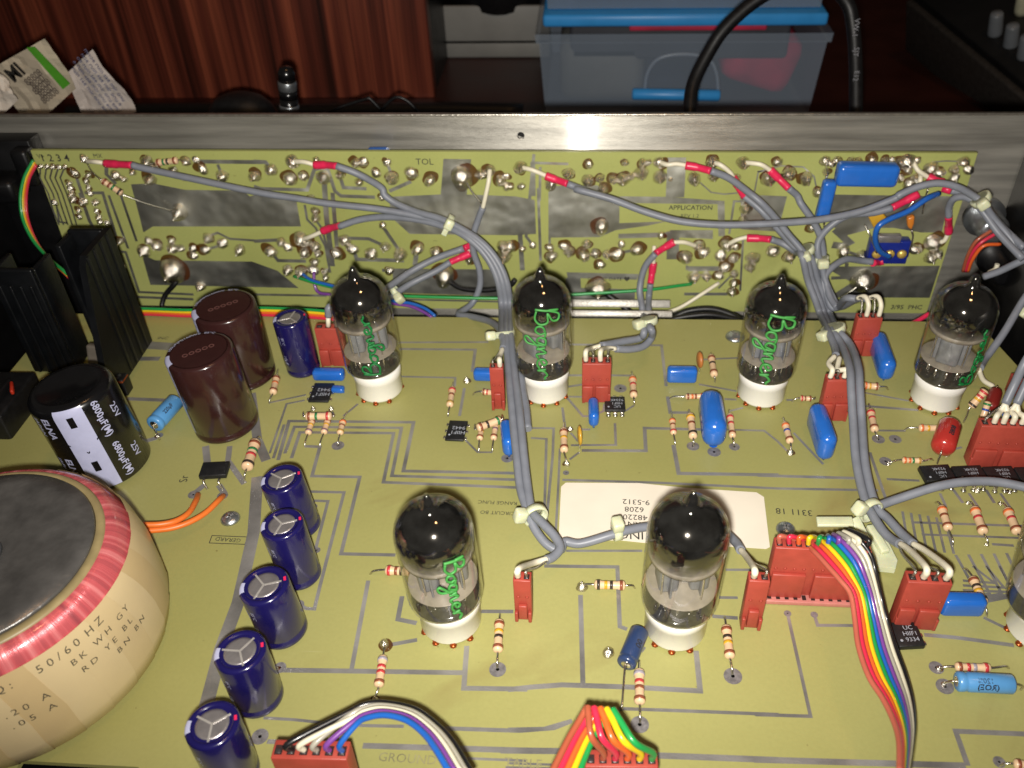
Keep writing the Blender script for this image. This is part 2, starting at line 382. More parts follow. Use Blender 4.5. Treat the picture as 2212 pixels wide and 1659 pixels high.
# ------------------------------------------------------------------ setting
tb = MB().box((0, 600, -44), (2400, 2400, 20)).build('table_top', M_table); tb['kind'] = 'structure'
rw = MB().box((0, 1750, 500), (3400, 20, 1200)).build('room_wall', mat('dim wall', '2a2320', .8, 0, .15, 8)); rw['kind'] = 'structure'

# ------------------------------------------------------------------ chassis
ch = thing('chassis', 'open metal rack chassis with bare steel back panel and black side walls', 'chassis', (-30, 345, -26))
PT = 72.2
bm = bmesh.new()
def loop(pts): 
    vs = [bm.verts.new(p) for p in pts]; return [bm.edges.new((vs[i], vs[(i+1) % len(vs)])) for i in range(len(vs))]
hc = PY(1125, 293, 345)
e = loop([(-262, 345, -26), (190, 345, -26), (190, 345, PT), (-262, 345, PT)])
e += loop([(hc.x+1.55*math.cos(a*math.pi/10), 345, hc.z+1.55*math.sin(a*math.pi/10)) for a in range(20)])
fc = bmesh.ops.triangle_fill(bm, edges=e, use_beauty=True)['geom']
fc = [f for f in fc if isinstance(f, bmesh.types.BMFace)]
ex = bmesh.ops.extrude_face_region(bm, geom=fc)
for q in ex['geom']:
    if isinstance(q, bmesh.types.BMVert): q.co.y += 2.6
bmesh.ops.recalc_face_normals(bm, faces=bm.faces[:]); bm.verts.index_update()
MB().add([q.co for q in bm.verts], [tuple(x.index for x in f.verts) for f in bm.faces]).build('back_panel', M_steel, ch); bm.free()
b = MB(); b.box((-36, 346.2, PT+.35), (452, 2.2, .9), bev=.35); b.build('panel_edge', M_steeledge, ch)
MB().box((hc.x, 348.2, hc.z), (6, 1, 6)).build('hole_backing', M_black, ch)
b = MB(); b.box((-252, 215, 20), (3, 259, 90), bev=.6); b.build('side_wall', M_black, ch); b = MB(); b.box((-244.5, 339.5, 22), (29, 9, 88), bev=.6).box((-233, 333, 56), (7, 8, 16), bev=1.5).box((-243, 330, 48), (12, 14, 10), bev=2); b.build('corner_bracket', M_black, ch)
b = MB(); b.box((178.5, 215, 18), (3, 259, 88), bev=.6); b.build('side_wall', M_black, ch)
MB().box((-36, 205, -27.5), (428, 280, 3)).build('bottom_tray', M_black, ch)
q_ = PY(1385, 656, 322); b = MB(); b.box((14, 322, q_.z), (46, 1.6, 3.4), Matrix.Rotation(-.6, 3, 'X'), bev=.4); b.build('front_lip', M_lip, ch)
q_ = PY(1385, 678, 311); b = MB(); b.box((14, 311, q_.z), (46, 1.6, 2.8), Matrix.Rotation(-.6, 3, 'X'), bev=.4); b.build('front_lip', M_lip, ch)
# chrome jack sockets behind the right end of the rear board
for (u, v, r, l, nm) in ((2128, 472, 6.2, 12, 'jack_barrel'), (2150, 560, 5.5, 14, 'jack_barrel')):
    c = PY(u, v, 338); b = MB(); b.lathe([(r*.55, -l), (r*.8, -l), (r, -l+1.5), (r, 0), (r*1.35, 0), (r*1.35, 3), (r, 3)], c, (0, 1, 0), 24); b.build(nm, M_zinc if nm and v < 500 else M_black, ch)

# ------------------------------------------------------------------ main board
mbt = thing('circuit_board', 'large yellow green main circuit board lying flat with grey tinned tracks', 'circuit board', (-20, 200, 0))
ye = P(1594, 691).y
n1, n2, n3, n4 = P(2120, 712), P(2200, 793), P(45, 1643), P(300, 1657)
out = [V((-228, 80, 0)), V((n3.x, 80, 0)), V((n3.x, n3.y, 0)), V((n4.x, n4.y, 0)), V((n4.x, 80, 0)), V((172, 80, 0)), V((172, n2.y, 0)), V((n2.x, n2.y, 0)), V((n1.x, ye, 0)), V((-228, ye, 0))]
MB().prism(out, (0, 0, -1.6)).build('board', M_board, mbt)
TR = []
def tr(rc, w_, *pts): TR.append(([P(*Z(rc, x, y)) for x, y in pts], w_*.26125))
def td(w_, *pts): TR.append(([P(u, v) for u, v in pts], w_))
tr('32', 30, (200, 655), (290, 332), (1320, 342), (1235, 745), (2250, 765)); tr('32', 28, (255, 600), (335, 380), (1220, 388), (1140, 785), (2250, 820))
tr('32', 28, (310, 640), (380, 425), (1155, 432), (1070, 838), (2250, 885)); tr('32', 24, (160, 640), (250, 360))
tr('32', 30, (420, 540), (545, 545), (480, 787), (875, 795), (720, 1430), (1170, 1440)); tr('32', 30, (430, 915), (745, 922), (545, 1700), (500, 1886), (420, 1882))
tr('32', 26, (480, 990), (612, 995), (510, 1390)); tr('32', 18, (130, 180), (430, 115)); tr('32', 18, (130, 600), (270, 190), (420, 160)); tr('32', 20, (740, 290), (860, 190))
tr('32', 24, (1700, 290), (1740, 60)); tr('32', 18, (1740, 480), (1850, 590), (1970, 590))
tr('42', 38, (945, 110), (805, 855)); tr('42', 44, (230, 850), (800, 858), (1740, 872)); tr('42', 44, (1760, 650), (1735, 1000), (2260, 1008)); tr('42', 40, (1225, 240), (1190, 430), (1345, 462))
tr('42', 36, (1130, 640), (1350, 600)); tr('42', 34, (1880, 365), (2145, 366)); tr('42', 26, (80, 1245), (330, 1260), (640, 1292)); tr('42', 28, (870, 1308), (1240, 1315)); tr('42', 36, (1540, 1330), (2200, 1352), (2480, 1330), (2620, 1275))
tr('42', 50, (900, 1475), (2240, 1515)); tr('42', 40, (110, 1440), (290, 1448)); tr('42', 20, (250, 1540), (215, 1700)); tr('42', 22, (1750, 1580), (2250, 1600)); tr('42', 30, (380, 310), (430, 340), (500, 345))
tr('43', 42, (600, 230), (620, 965)); tr('43', 36, (300, -11), (905, -3), (925, 490), (985, 512)); tr('43', 46, (0, 1012), (200, 990), (450, 972), (1000, 990), (1590, 1022), (1555, 690))
tr('43', 30, (920, 1168), (1400, 1185), (2240, 1218)); tr('43', 34, (0, 1342), (300, 1335), (530, 1268)); tr('43', 54, (-60, 1514), (430, 1520)); tr('43', 54, (1235, 1556), (2240, 1595))
tr('43', 26, (1740, 250), (1900, 252)); tr('43', 34, (1690, 405), (1900, 420)); tr('43', 26, (1100, 700), (1130, 660)); tr('43', 20, (10, 1620), (600, 1640)); tr('43', 20, (-20, 1655), (600, 1665))
tr('33', 30, (1320, 130), (1342, 262), (1500, 262)); tr('33', 36, (1368, 530), (1412, 765), (2240, 778)); tr('33', 32, (1600, 402), (1130, 390), (1140, 578), (610, 575)); tr('33', 22, (885, 350), (892, 530), (520, 532))
tr('33', 22, (190, 390), (378, 392), (370, 620), (310, 1240)); tr('33', 22, (190, 472), (318, 480), (300, 1180)); tr('33', 20, (430, 560), (415, 900), (395, 1260))
tr('33', 26, (450, 818), (1240, 842), (2240, 890), (3060, 905)); tr('33', 22, (490, 140), (620, 292), (690, 292), (790, 250), (800, 190)); tr('33', 20, (500, 130), (620, 132)); tr('33', 22, (450, 220), (472, 390)); tr('33', 22, (600, 402), (680, 402))
tr('33', 20, (1790, 402), (2120, 412), (2230, 500), (2330, 600)); tr('33', 18, (1830, 250), (1945, 222)); tr('33', 20, (1580, 28), (1890, 85)); tr('33', 18, (970, 250), (1040, 205)); tr('33', 22, (1790, 150), (1890, 155)); tr('33', 24, (480, 1405), (1110, 1405)); tr('33', 24, (1800, 1562), (2120, 1562)); tr('33', 20, (510, 650), (590, 590)); tr('33', 18, (520, 430), (580, 500))
tr('34', 22, (300, 430), (545, 690)); tr('34', 30, (0, 782), (820, 805)); tr('34', 26, (890, 208), (1330, 242)); tr('34', 18, (890, 98), (1250, 165)); tr('34', 22, (1000, 410), (1225, 412)); tr('34', 26, (930, 590), (1070, 1000)); tr('34', 24, (1070, 812), (1340, 825)); tr('34', 22, (1540, 590), (1690, 548)); tr('34', 22, (240, 158), (300, 158))
for i in range(6): tr('34', 22, (1200+i*70, 1080+i*12), (1250+i*75, 1380+i*10))
for i in range(5): tr('34', 26, (1640+i*105, 1440-i*4), (1820+i*100, 1760), (1500, 1800+i*26))
tr('34', 24, (1290, 1170), (2200, 1200)); tr('34', 22, (1360, 1270), (2200, 1300)); tr('34', 26, (1940, 1350), (2120, 1362)); tr('34', 24, (1510, 930), (1560, 1040)); tr('34', 24, (1750, 930), (1830, 1050)); tr('34', 24, (2010, 930), (2100, 1060)); tr('34', 26, (1620, 900), (1700, 1010)); tr('34', 26, (1890, 900), (1960, 1010))
tr('44', 30, (250, 385), (440, 1232), (-20, 1218)); tr('44', 28, (470, 390), (498, 480), (800, 482)); tr('44', 36, (1380, 558), (1650, 582), (2120, 645)); tr('44', 30, (1870, 415), (2090, 520)); tr('44', 44, (2250, 1380), (1640, 1355), (1740, 1640)); tr('44', 54, (-30, 1590), (1720, 1640))
for i in range(4): tr('44', 24, (1780+i*110, -10), (1960+i*80, 130+i*38), (1700, 110+i*40))
tr('23', 24, (500, 1295), (1270, 1302), (1308, 1640)); tr('23', 24, (500, 1550), (610, 1550)); tr('23', 24, (850, 1550), (1040, 1552)); tr('23', 24, (490, 1645), (620, 1625)); tr('23', 20, (1590, 1420), (1910, 1405))
tr('22', 20, (1205, 1278), (1940, 1275)); tr('22', 26, (1205, 1332), (1830, 1338), (1805, 1520)); tr('22', 20, (1215, 1560), (1665, 1570), (1660, 1640))
tr('31', 40, (1050, 148), (1420, 162)); tr('31', 58, (1700, 540), (1715, 680)); tr('31', 46, (1900, 540), (1885, 660), (2020, 850)); tr('31', 50, (1600, 935), (1690, 860)); tr('31', 50, (1860, 935), (1810, 860)); tr('31', 46, (1300, 470), (1130, 520))
td(20, (543, 850), (556, 950), (575, 995)); td(30, (556, 1030), (548, 1150), (515, 1300), (478, 1400), (452, 1500), (425, 1600)); td(13, (515, 905), (545, 880)); td(26, (310, 745), (420, 752)); td(14, (300, 775), (345, 775)); td(16, (430, 880), (455, 890)); td(7, (640, 1105), (665, 1110)); td(8, (640, 1215), (668, 1220))
nz = 0
for i, (pts, wpx) in enumerate(TR):
    m = pts[len(pts)//2]; w_ = wpx*mmpx(m)
    MB().strip(pts, w_, Z_, .05+.004*(i % 9)).build('track', M_trace, mbt)
# round pads with a drilled centre
for rc, x, y, r in (('42', 2015, 845, 70), ('43', 1860, 900, 76), ('43', 1090, 1300, 76), ('33', 930, 62, 52), ('33', 1530, 540, 52), ('33', 1872, 545, 45), ('33', 1705, 588, 55), ('34', 1000, 482, 52), ('34', 1140, 482, 50), ('34', 1060, 665, 50), ('32', 695, 535, 52), ('44', 250, 382, 30), ('44', 470, 392, 30), ('44', 1480, 830, 60), ('44', 1550, 985, 72), ('44', 2000, 1610, 50), ('42', 370, 310, 46), ('42', 215, 830, 52), ('42', 50, 1400, 70), ('31', 1600, 940, 45), ('31', 1840, 950, 45), ('31', 1320, 450, 30), ('31', 1100, 500, 34), ('32', 495, 1040, 30), ('32', 520, 1400, 30), ('33', 480, 760, 26), ('32', 2095, 640, 50), ('43', 830, 700, 40)):
    c = P(*Z(rc, x, y)); r = r*.26125*mmpx(c)
    MB().lathe([(r*.2, 0), (r*.2, .1), (r, .1), (r, 0)], c, Z_, 28, smooth=False).build('pad', M_pad, mbt)
    MB().lathe([(r*.2, .03), (0, .03)], c, Z_, 12, smooth=False).build('drill_hole', M_hole, mbt)
# printed legends of the board
def btext(body, size, u, v, ang=0., m=M_print, bold=0.):
    a = math.radians(ang); text(body, size, P(u, v)+Z_*.13, (math.cos(a), math.sin(a), 0), (-math.sin(a), math.cos(a), 0), m, mbt, bold=bold)
btext('3311 18', 3.6, 1715, 1106, 176); btext('L', 3.2, 1640, 1106, 176); btext('RANGE FUNC', 2.1, 1075, 1086, 178); btext('CIRCUIT BO', 2.1, 1075, 1108, 178); btext('INC', 2.6, 352, 731)
btext('TABLE', 3.4, 1130, 1650, -2, M_faint); btext('GROUND', 3.4, 880, 1640, -2, M_faint); btext('GERARD', 2.2, 493, 1166, 176); btext('Sr', 4., 398, 1035, 100)
fr = MB()
for a, b_ in (((458, 1157), (535, 1160)), ((535, 1160), (529, 1176)), ((529, 1176), (452, 1173)), ((452, 1173), (458, 1157))): fr.strip([P(*a), P(*b_)], .25, Z_, .06)
fr.build('printed_box', M_print, mbt)

# ------------------------------------------------------------------ rear board, upright
rbt = thing('circuit_board', 'long upright green circuit board against the back panel full of solder joints', 'circuit board', (-30, YB, -13))
tl, trr, br = PY(66, 325, YB), PY(2112, 331, YB), PY(2000, 680, YB); q_ = PY(122, 478, YB)
bl = tl+(q_-tl)*((-13-tl.z)/(q_.z-tl.z)); br = V((br.x, YB, bl.z-.5))
MB().prism([tl, trr, br, bl], (0, 1.6, 0)).build('board', M_rboard, rbt)
def rp(u, v, o=0.): return PY(u, v, YB-o)
NY = V((0, -1, 0)); PO = []
def area(*pts): PO.append([rp(u, v) for u, v in pts])
area((283, 398), (330, 396), (400, 410), (524, 412), (540, 424), (560, 418), (640, 432), (650, 489), (330, 489), (310, 502), (302, 470))
area((306, 548), (335, 562), (545, 565), (600, 585), (645, 622), (325, 615)); area((958, 343), (1018, 344), (1008, 420), (1112, 424), (1155, 432), (1158, 505), (1110, 508), (885, 505), (846, 470), (840, 425), (952, 420))
area((1186, 402), (1290, 400), (1338, 438), (1338, 482), (1440, 478), (1400, 487), (1330, 497), (1295, 512), (1190, 513)); area((1338, 424), (1440, 425), (1565, 434), (1566, 510), (1552, 510), (1550, 441), (1338, 438))
area((1224, 588), (1380, 592), (1376, 604), (1226, 600)); area((1222, 600), (1254, 601), (1255, 622), (1372, 625), (1370, 664), (1222, 660)); area((1442, 340), (1482, 340), (1478, 426), (1438, 426)); area((1795, 420), (2052, 424), (2034, 502), (1990, 502), (1930, 492), (1890, 492), (1815, 512), (1790, 470))
area((1780, 576), (2030, 574), (2008, 643), (1790, 642), (1840, 610)); area((1447, 497), (1540, 497), (1540, 516), (1447, 512)); area((1440, 500), (1468, 500), (1466, 560), (1440, 560)); area((1485, 575), (1560, 575), (1560, 585), (1487, 586)); area((1600, 420), (1700, 424), (1680, 500), (1600, 495))
area((1478, 632), (1580, 632), (1580, 638), (1478, 638)); area((848, 580), (1060, 582), (1085, 600), (1085, 640), (850, 632)); area((1336, 505), (1440, 502), (1440, 512), (1336, 515))
for i, p in enumerate(PO): MB().prism([q+NY*0 for q in p], NY*(.08+.004*(i % 5))).build('copper_area', M_rtrace, rbt)
RT_ = []
def rt(rc, w_, *pts): RT_.append(([rp(*Z(rc, x, y)) for x, y in pts], w_*.26125))
for k in range(5): rt('11', 13, (335+k*50, 1380), (330+k*42, 1470), (400+k*38, 1600), (440+k*40, 1740), (490+k*36, 1860))
rt('11', 34, (1640, 1335), (2160, 1340)); rt('12', 34, (0, 1335), (95, 1340), (140, 1390)); rt('11', 26, (1800, 1360), (1830, 1430)); rt('11', 30, (880, 1370), (880, 1440), (960, 1520)); rt('11', 26, (620, 1430), (700, 1660)); rt('12', 30, (0, 1540), (60, 1560), (440, 1570), (500, 1400), (560, 1390), (610, 1400), (670, 1580), (720, 1620), (1000, 1630))
rt('12', 44, (580, 1480), (600, 1800), (650, 2200)); rt('12', 30, (710, 1450), (740, 1550), (930, 1560)); rt('12', 30, (1120, 1580), (1300, 1500)); rt('12', 26, (1100, 1345), (1140, 1450))
rt('21', 30, (660, 40), (740, 270), (900, 560)); rt('21', 26, (700, 40), (850, 40), (960, 400)); rt('21', 22, (900, 60), (1060, 500)); rt('21', 22, (1000, 60), (1130, 440)); rt('21', 22, (960, 520), (1040, 530), (1150, 860), (1600, 880)); rt('21', 24, (1000, 560), (1120, 900), (1600, 920)); rt('21', 20, (1720, 400), (1800, 370), (1900, 420), (2200, 440)); rt('21', 20, (1700, 510), (1840, 470)); rt('21', 16, (470, 160), (490, 280), (560, 290))
rt('22', 30, (0, 440), (190, 430), (240, 460)); rt('22', 30, (150, 540), (200, 600), (430, 605)); rt('22', 20, (420, 140), (440, 260), (510, 330), (590, 480), (630, 700)); rt('22', 20, (500, 250), (560, 330), (640, 620)); rt('22', 30, (780, 415), (950, 420), (1080, 480)); rt('22', 30, (1060, 310), (1210, 530)); rt('22', 34, (820, 500), (850, 590), (1240, 600)); rt('22', 40, (1350, 500), (1330, 640)); rt('22', 30, (1060, 680), (1240, 690)); rt('22', 20, (0, 880), (600, 890)); rt('22', 16, (1200, 920), (2060, 940)); rt('22', 34, (650, 40), (690, 540))
rt('23', 26, (215, -280), (150, 400), (210, 480)); rt('13', 40, (205, 1340), (210, 1620)); rt('13', 22, (268, 1380), (262, 1660)); rt('13', 22, (190, 1345), (500, 1355)); rt('23', 24, (250, 0), (270, 600)); rt('23', 20, (345, 30), (345, 480)); rt('23', 40, (100, 380), (120, 680)); rt('23', 26, (900, 540), (1065, 510)); rt('23', 26, (470, 480), (500, 530)); rt('13', 12, (1590, 1510), (1680, 1590), (1790, 1605), (2040, 1580), (2070, 1420), (2200, 1410)); rt('23', 18, (1830, 380), (1870, 110), (1960, 110)); rt('23', 20, (1480, 640), (1480, 670), (1790, 660)); rt('23', 18, (1945, 400), (1920, 850)); rt('23', 16, (1870, 700), (1740, 830)); rt('23', 34, (1955, 90), (1955, 290)); rt('13', 30, (1880, 1470), (1940, 1650))
rt('14', 12, (0, 1420), (200, 1370), (380, 1380), (470, 1460), (490, 1560)); rt('14', 12, (1400, 1400), (1450, 1340), (1560, 1330), (1680, 1335)); rt('24', 60, (640, 340), (760, 450), (700, 480), (620, 470)); rt('24', 30, (740, 620), (730, 740), (610, 745)); rt('24', 26, (850, 560), (720, 520))
for i, (pts, wpx) in enumerate(RT_):
    MB().strip(pts, wpx*mmpx(pts[0]), NY, .1+.004*(i % 7)).build('track', M_rtrace, rbt)
def rtext(body, size, u, v, m=M_print, bold=0.): text(body, size, rp(u, v, .22), (1, 0, .0), (0, 0, 1), m, rbt, bold=bold)
rtext('V+', 2.8, 88, 338); rtext('1 2 3 4', 4.4, 118, 342, bold=.05); rtext('MX', 2.6, 211, 337); rtext('TOL', 3.8, 917, 350); rtext('APPLICATION', 2.9, 1492, 449, bold=.04); rtext('REV 1.2', 2.4, 1490, 467); rtext('CIRCUIT DATE \u2665', 2.3, 1315, 603); rtext('DESIGNS BY', 2.6, 1866, 653); rtext('3/95  PHC', 3.2, 1958, 664, bold=.06); rtext('...', 3, 940, 517)
st = [rp(1896+5*math.cos(math.pi*(.5+k/5))*(1 if k % 2 == 0 else .42), 665-5*math.sin(math.pi*(.5+k/5))*(1 if k % 2 == 0 else .42)) for k in range(10)]
MB().prism(st, NY*.2).build('printed_star', M_print, rbt)
# solder joints
SJ = {
'11': [(700,1310,60),(620,1430,56),(735,1445,50),(960,1450,70),(1100,1420,44),(335,1375,36),(390,1378,36),(438,1378,36),(490,1380,36),(537,1380,36),(575,1510,40),(580,1555,40),(595,1600,40),(610,1650,48),(715,1500,40),(735,1550,40),(745,1600,40),(1215,1330,70),(1245,1480,70),(1285,1390,50),(1430,1410,60),(1535,1465,46),(1620,1320,52),(1540,1330,60),(1680,1400,66),(1840,1450,74),(2105,1450,70),(1030,1480,40)],
'21': [(455,120,44),(655,185,38),(660,240,38),(690,115,60),(795,115,52),(800,190,38),(820,240,38),(830,280,38),(890,285,40),(905,390,44),(995,440,50),(1015,650,46),(1230,435,55),(1300,470,72),(1190,520,80),(1420,430,48),(1430,495,70),(1495,495,55),(1595,505,56),(1605,560,52),(1700,510,62),(1725,410,62),(1840,460,74),(1985,510,74),(1490,195,105),(1430,680,165),(1660,810,60)],
'12': [(20,1460,55),(140,1400,74),(320,1335,84),(515,1320,42),(300,1475,84),(410,1455,62),(575,1465,84),(715,1440,62),(870,1505,52),(845,1345,62),(905,1340,66),(1010,1430,64),(1100,1345,56),(1140,1470,80),(1300,1430,84),(1455,1490,76),(1720,1470,150),(1880,1440,78),(1950,1410,70),(2035,1490,74),(2085,1455,46),(2090,1540,58),(2190,1400,64),(475,1635,44),(1055,1630,48)],
'22': [(475,85,42),(505,185,52),(512,245,52),(225,445,54),(280,490,64),(140,525,76),(390,420,92),(450,440,54),(420,530,74),(510,480,62),(530,540,50),(505,605,56),(280,680,74),(390,690,70),(490,675,74),(590,690,46),(595,740,46),(685,540,78),(750,430,72),(815,505,78),(970,545,76),(1085,480,64),(1065,310,52),(1210,545,78),(1355,500,84),(1505,530,70),(1120,680,56),(1580,720,140),(2060,480,70),(2070,555,84),(1780,590,60)],
'13': [(105,1380,74),(110,1540,52),(20,1540,42),(500,1430,74),(355,1520,84),(670,1360,56),(660,1490,70),(760,1470,58),(790,1560,62),(870,1480,62),(950,1480,80),(1020,1455,52),(1105,1430,80),(970,1345,46),(1110,1345,52),(1160,1345,46),(1255,1345,80),(1255,1460,80),(1345,1480,30),(1540,1480,86),(1690,1340,76),(1700,1460,62),(1880,1470,62),(1945,1345,80),(2155,1480,90)],
'23': [(775,315,100),(1965,170,68),(1945,265,56),(1265,390,48),(20,480,74),(205,475,50),(345,490,50),(360,565,76),(460,480,62),(500,520,68),(650,460,56),(630,555,78),(720,540,62),(765,635,62),(820,545,56),(905,550,80),(940,465,52),(1065,510,80),(1575,470,72),(1620,530,72),(1465,570,86),(1810,465,84),(1880,480,52),(1760,560,80),(1865,580,62),(1790,655,74),(1535,735,78),(1640,725,62),(1745,725,62),(1870,710,52),(1865,790,62),(1850,860,56),(2025,575,84),(2000,650,64),(2185,530,64),(745,825,140),(120,505,40)],
'14': [(165,1340,62),(255,1430,86),(400,1475,86),(85,1480,90),(560,1330,62),(610,1350,56),(660,1320,52),(570,1420,46),(500,1590,62),(1240,1340,100),(1185,1335,62),(1320,1325,52),(1240,1400,52),(1435,1395,90),(1510,1425,68),(1705,1335,74),(1745,1405,68),(1625,1400,56),(1625,1470,72),(1310,1480,72),(1250,1520,76),(1180,1470,50),(780,1330,52),(830,1340,60),(950,1325,62),(1050,1320,46),(1110,1320,46)],
'24': [(445,325,52),(130,520,80),(260,560,80),(710,520,90),(855,555,68),(1450,450,104),(1305,500,80),(1430,570,72),(1490,540,62),(870,765,140)]}
SM = []
for k in range(6):
    rnd = random.Random(k); b = MB()
    sq = .75+.25*rnd.random(); hh = .55+.45*rnd.random()
    b.lathe([(1.08, 0), (1., .1), (.88, .35*hh+.1), (.66, .72*hh), (.4, .98*hh), (.2, 1.12*hh), (.16, 1.45*hh), (.1, 1.5*hh), (0, 1.52*hh)], (0, 0, 0), Z_, 14, smooth=True)
    vs = []
    for q in b.v:
        t = noise.noise(q*1.4+V((k*7, 3, 1)))
        vs.append(V((q.x*(1+.2*t)*sq, q.y*(1+.18*t), q.z*(1+.1*t))))
    b.v = vs; me = bpy.data.meshes.new('solder_joint'); me.from_pydata([q[:] for q in b.v], [], b.f); me.polygons.foreach_set('use_smooth', [True]*len(b.f)); me.materials.append(M_solder); SM.append(me)
FM = []
for k in range(4):
    pts = []
    for i in range(22):
        a = 2*math.pi*i/22; r = 1.3+.4*noise.noise(V((math.cos(a)*.8+k*9, math.sin(a)*.8, 0)))
        pts.append((r*math.cos(a), r*math.sin(a), 0))
    me = bpy.data.meshes.new('flux_stain'); me.from_pydata(pts+[(x*.8, y*.8, .06) for x, y, z in pts]+[(0, 0, .07)], [], [(i, (i+1) % 22, 22+(i+1) % 22, 22+i) for i in range(22)]+[(22+i, 22+(i+1) % 22, 44) for i in range(22)]); me.materials.append(M_flux); FM.append(me)
rnd = random.Random(3)
def joint(par, c, r, plane_up, me=None, flux=.45):
    o = link('solder_joint', me or SM[rnd.randrange(6)], par)
    q = V(plane_up).to_track_quat('Z', 'Y').to_matrix() @ Matrix.Rotation(rnd.random()*6.28, 3, 'Z')
    sc = r*MM; o.matrix_local = Matrix.LocRotScale((c-V(par['_org']))*MM, q.to_quaternion(), V((sc, sc, sc*rnd.uniform(1., 1.6))))
    if rnd.random() < flux:
        f = link('flux_stain', FM[rnd.randrange(4)], par); sh = V((rnd.uniform(-.4, .4)*r, 0, rnd.uniform(-.3, .4)*r)) if abs(plane_up[1]) > .5 else V((rnd.uniform(-.4, .4)*r, rnd.uniform(-.4, .4)*r, 0))
        s2 = sc*rnd.uniform(.72, .95)
        f.matrix_local = Matrix.LocRotScale((c+sh+V(plane_up)*(.18+.02*rnd.random())-V(par['_org']))*MM, q.to_quaternion(), V((s2, s2*rnd.uniform(.7, 1.2), MM)))
for rc, L in SJ.items():
    for x, y, d in L:
        c = rp(*Z(rc, x, y)); joint(rbt, c, d*.26125*mmpx(c)*.72, (0, -1, 0), flux=.65)
# solder on the main board
for rc, x, y, d in (('32', 960, 75, 60), ('42', 1080, 640, 95), ('42', 1005, 1100, 60), ('43', 610, 165, 95), ('43', 830, 705, 110), ('33', 485, 690, 60), ('33', 515, 400, 50), ('34', 272, 595, 62), ('31', 1300, 460, 36), ('42', 350, 320, 40), ('34', 1820, 915, 44), ('34', 2085, 920, 44), ('34', 1895, 1355, 40), ('34', 1080, 690, 40), ('42', 190, 840, 40), ('44', 1500, 845, 50), ('44', 1540, 970, 50), ('34', 1740, 1010, 36), ('34', 2005, 1015, 40), ('22', 1760, 1600, 60), ('32', 490, 235, 44), ('32', 640, 235, 44), ('34', 1570, 615, 50)):
    c = P(*Z(rc, x, y)); joint(mbt, c, d*.26125*mmpx(c)*.5, (0, 0, 1), flux=.6)

# ------------------------------------------------------------------ valves in their sockets
CACHE = {}
def shared(key, fn, m):
    if key not in CACHE:
        me = fn().mesh(key); me.materials.append(m); CACHE[key] = me
    return CACHE[key]
def part(key, fn, m, parent, name=None, off=(0, 0, 0)):
    o = link(name or key, shared(key, fn, m), parent); o.location = V(off)*MM; return o
def rbox(c, d, bev, M=None, seg=2): return MB().box(c, d, M, bev, seg)
STROKES = {                                   # handwriting drawn on the glass, baseline along x, unit height 1
'B': [[(.05, .0), (.1, .5), (.15, 1.), (.1, .55), (.28, .98), (.52, .95), (.5, .7), (.2, .52), (.55, .5), (.62, .2), (.4, .0), (.1, .06)]],
'o': [[(.35, .4), (.12, .3), (.1, .08), (.28, .0), (.42, .2), (.36, .4), (.55, .36)]],
'g': [[(.42, .38), (.16, .38), (.08, .14), (.26, .04), (.42, .38), (.38, -.3), (.2, -.5), (.08, -.36), (.5, .1)]],
'n': [[(.05, .36), (.1, .0), (.12, .2), (.28, .38), (.34, .0), (.5, .06)]],
'e': [[(.05, .12), (.32, .24), (.26, .4), (.1, .3), (.1, .08), (.3, .0), (.5, .1)]],
'r': [[(.05, .36), (.1, .0), (.12, .24), (.3, .4), (.42, .3), (.5, .3)]]}
def signature(parent, word, R, a0, z0, z1, size, m, up, thick):
    n = len(word); adv = [.62 if c == 'B' else .48 for c in word]; tot = sum(adv); sc = (z1-z0)/tot; b = MB(); x = 0
    for c, ad in zip(word, adv):
        for st_ in STROKES[c]:
            pts = []
            for (px, py) in st_:
                along = (x+px)*sc; acr = (py-.35)*size
                if up: z = z0+along; a = a0-acr/R
                else: z = z1-along; a = a0+acr/R
                r = R+.12 if z < 40.5 else (R*math.cos(min(1.2, (z-40.5)/11))+.12)
                pts.append(V((r*math.cos(a), r*math.sin(a), z)))
            b.tube(pts, thick, 5, 5)
        x += ad
    org = V(parent['_org']); b.v = [q+org for q in b.v]; b.build('signature', m, parent)
GP = [(0, 12.2), (6, 12.1), (9.3, 12.6), (10.3, 13.6), (10.6, 15.2), (10.6, 40), (10.45, 42), (9.9, 44.2), (8.8, 46.2), (7.1, 48), (5., 49.3), (3.2, 50.1), (2.4, 50.8), (2.0, 52), (1.55, 53.6), (.9, 54.9), (0, 55.6)]
def getter_prof():
    p = [(10.2, 30.), (10.2, 40), (10.05, 42), (9.5, 44), (8.4, 45.9), (6.7, 47.7), (4.7, 48.9), (3.0, 49.7), (2.1, 50.6), (1.7, 51.9), (1.2, 53.5), (.6, 54.6), (0, 55.1)]
    return MB().lathe(p, n=40)
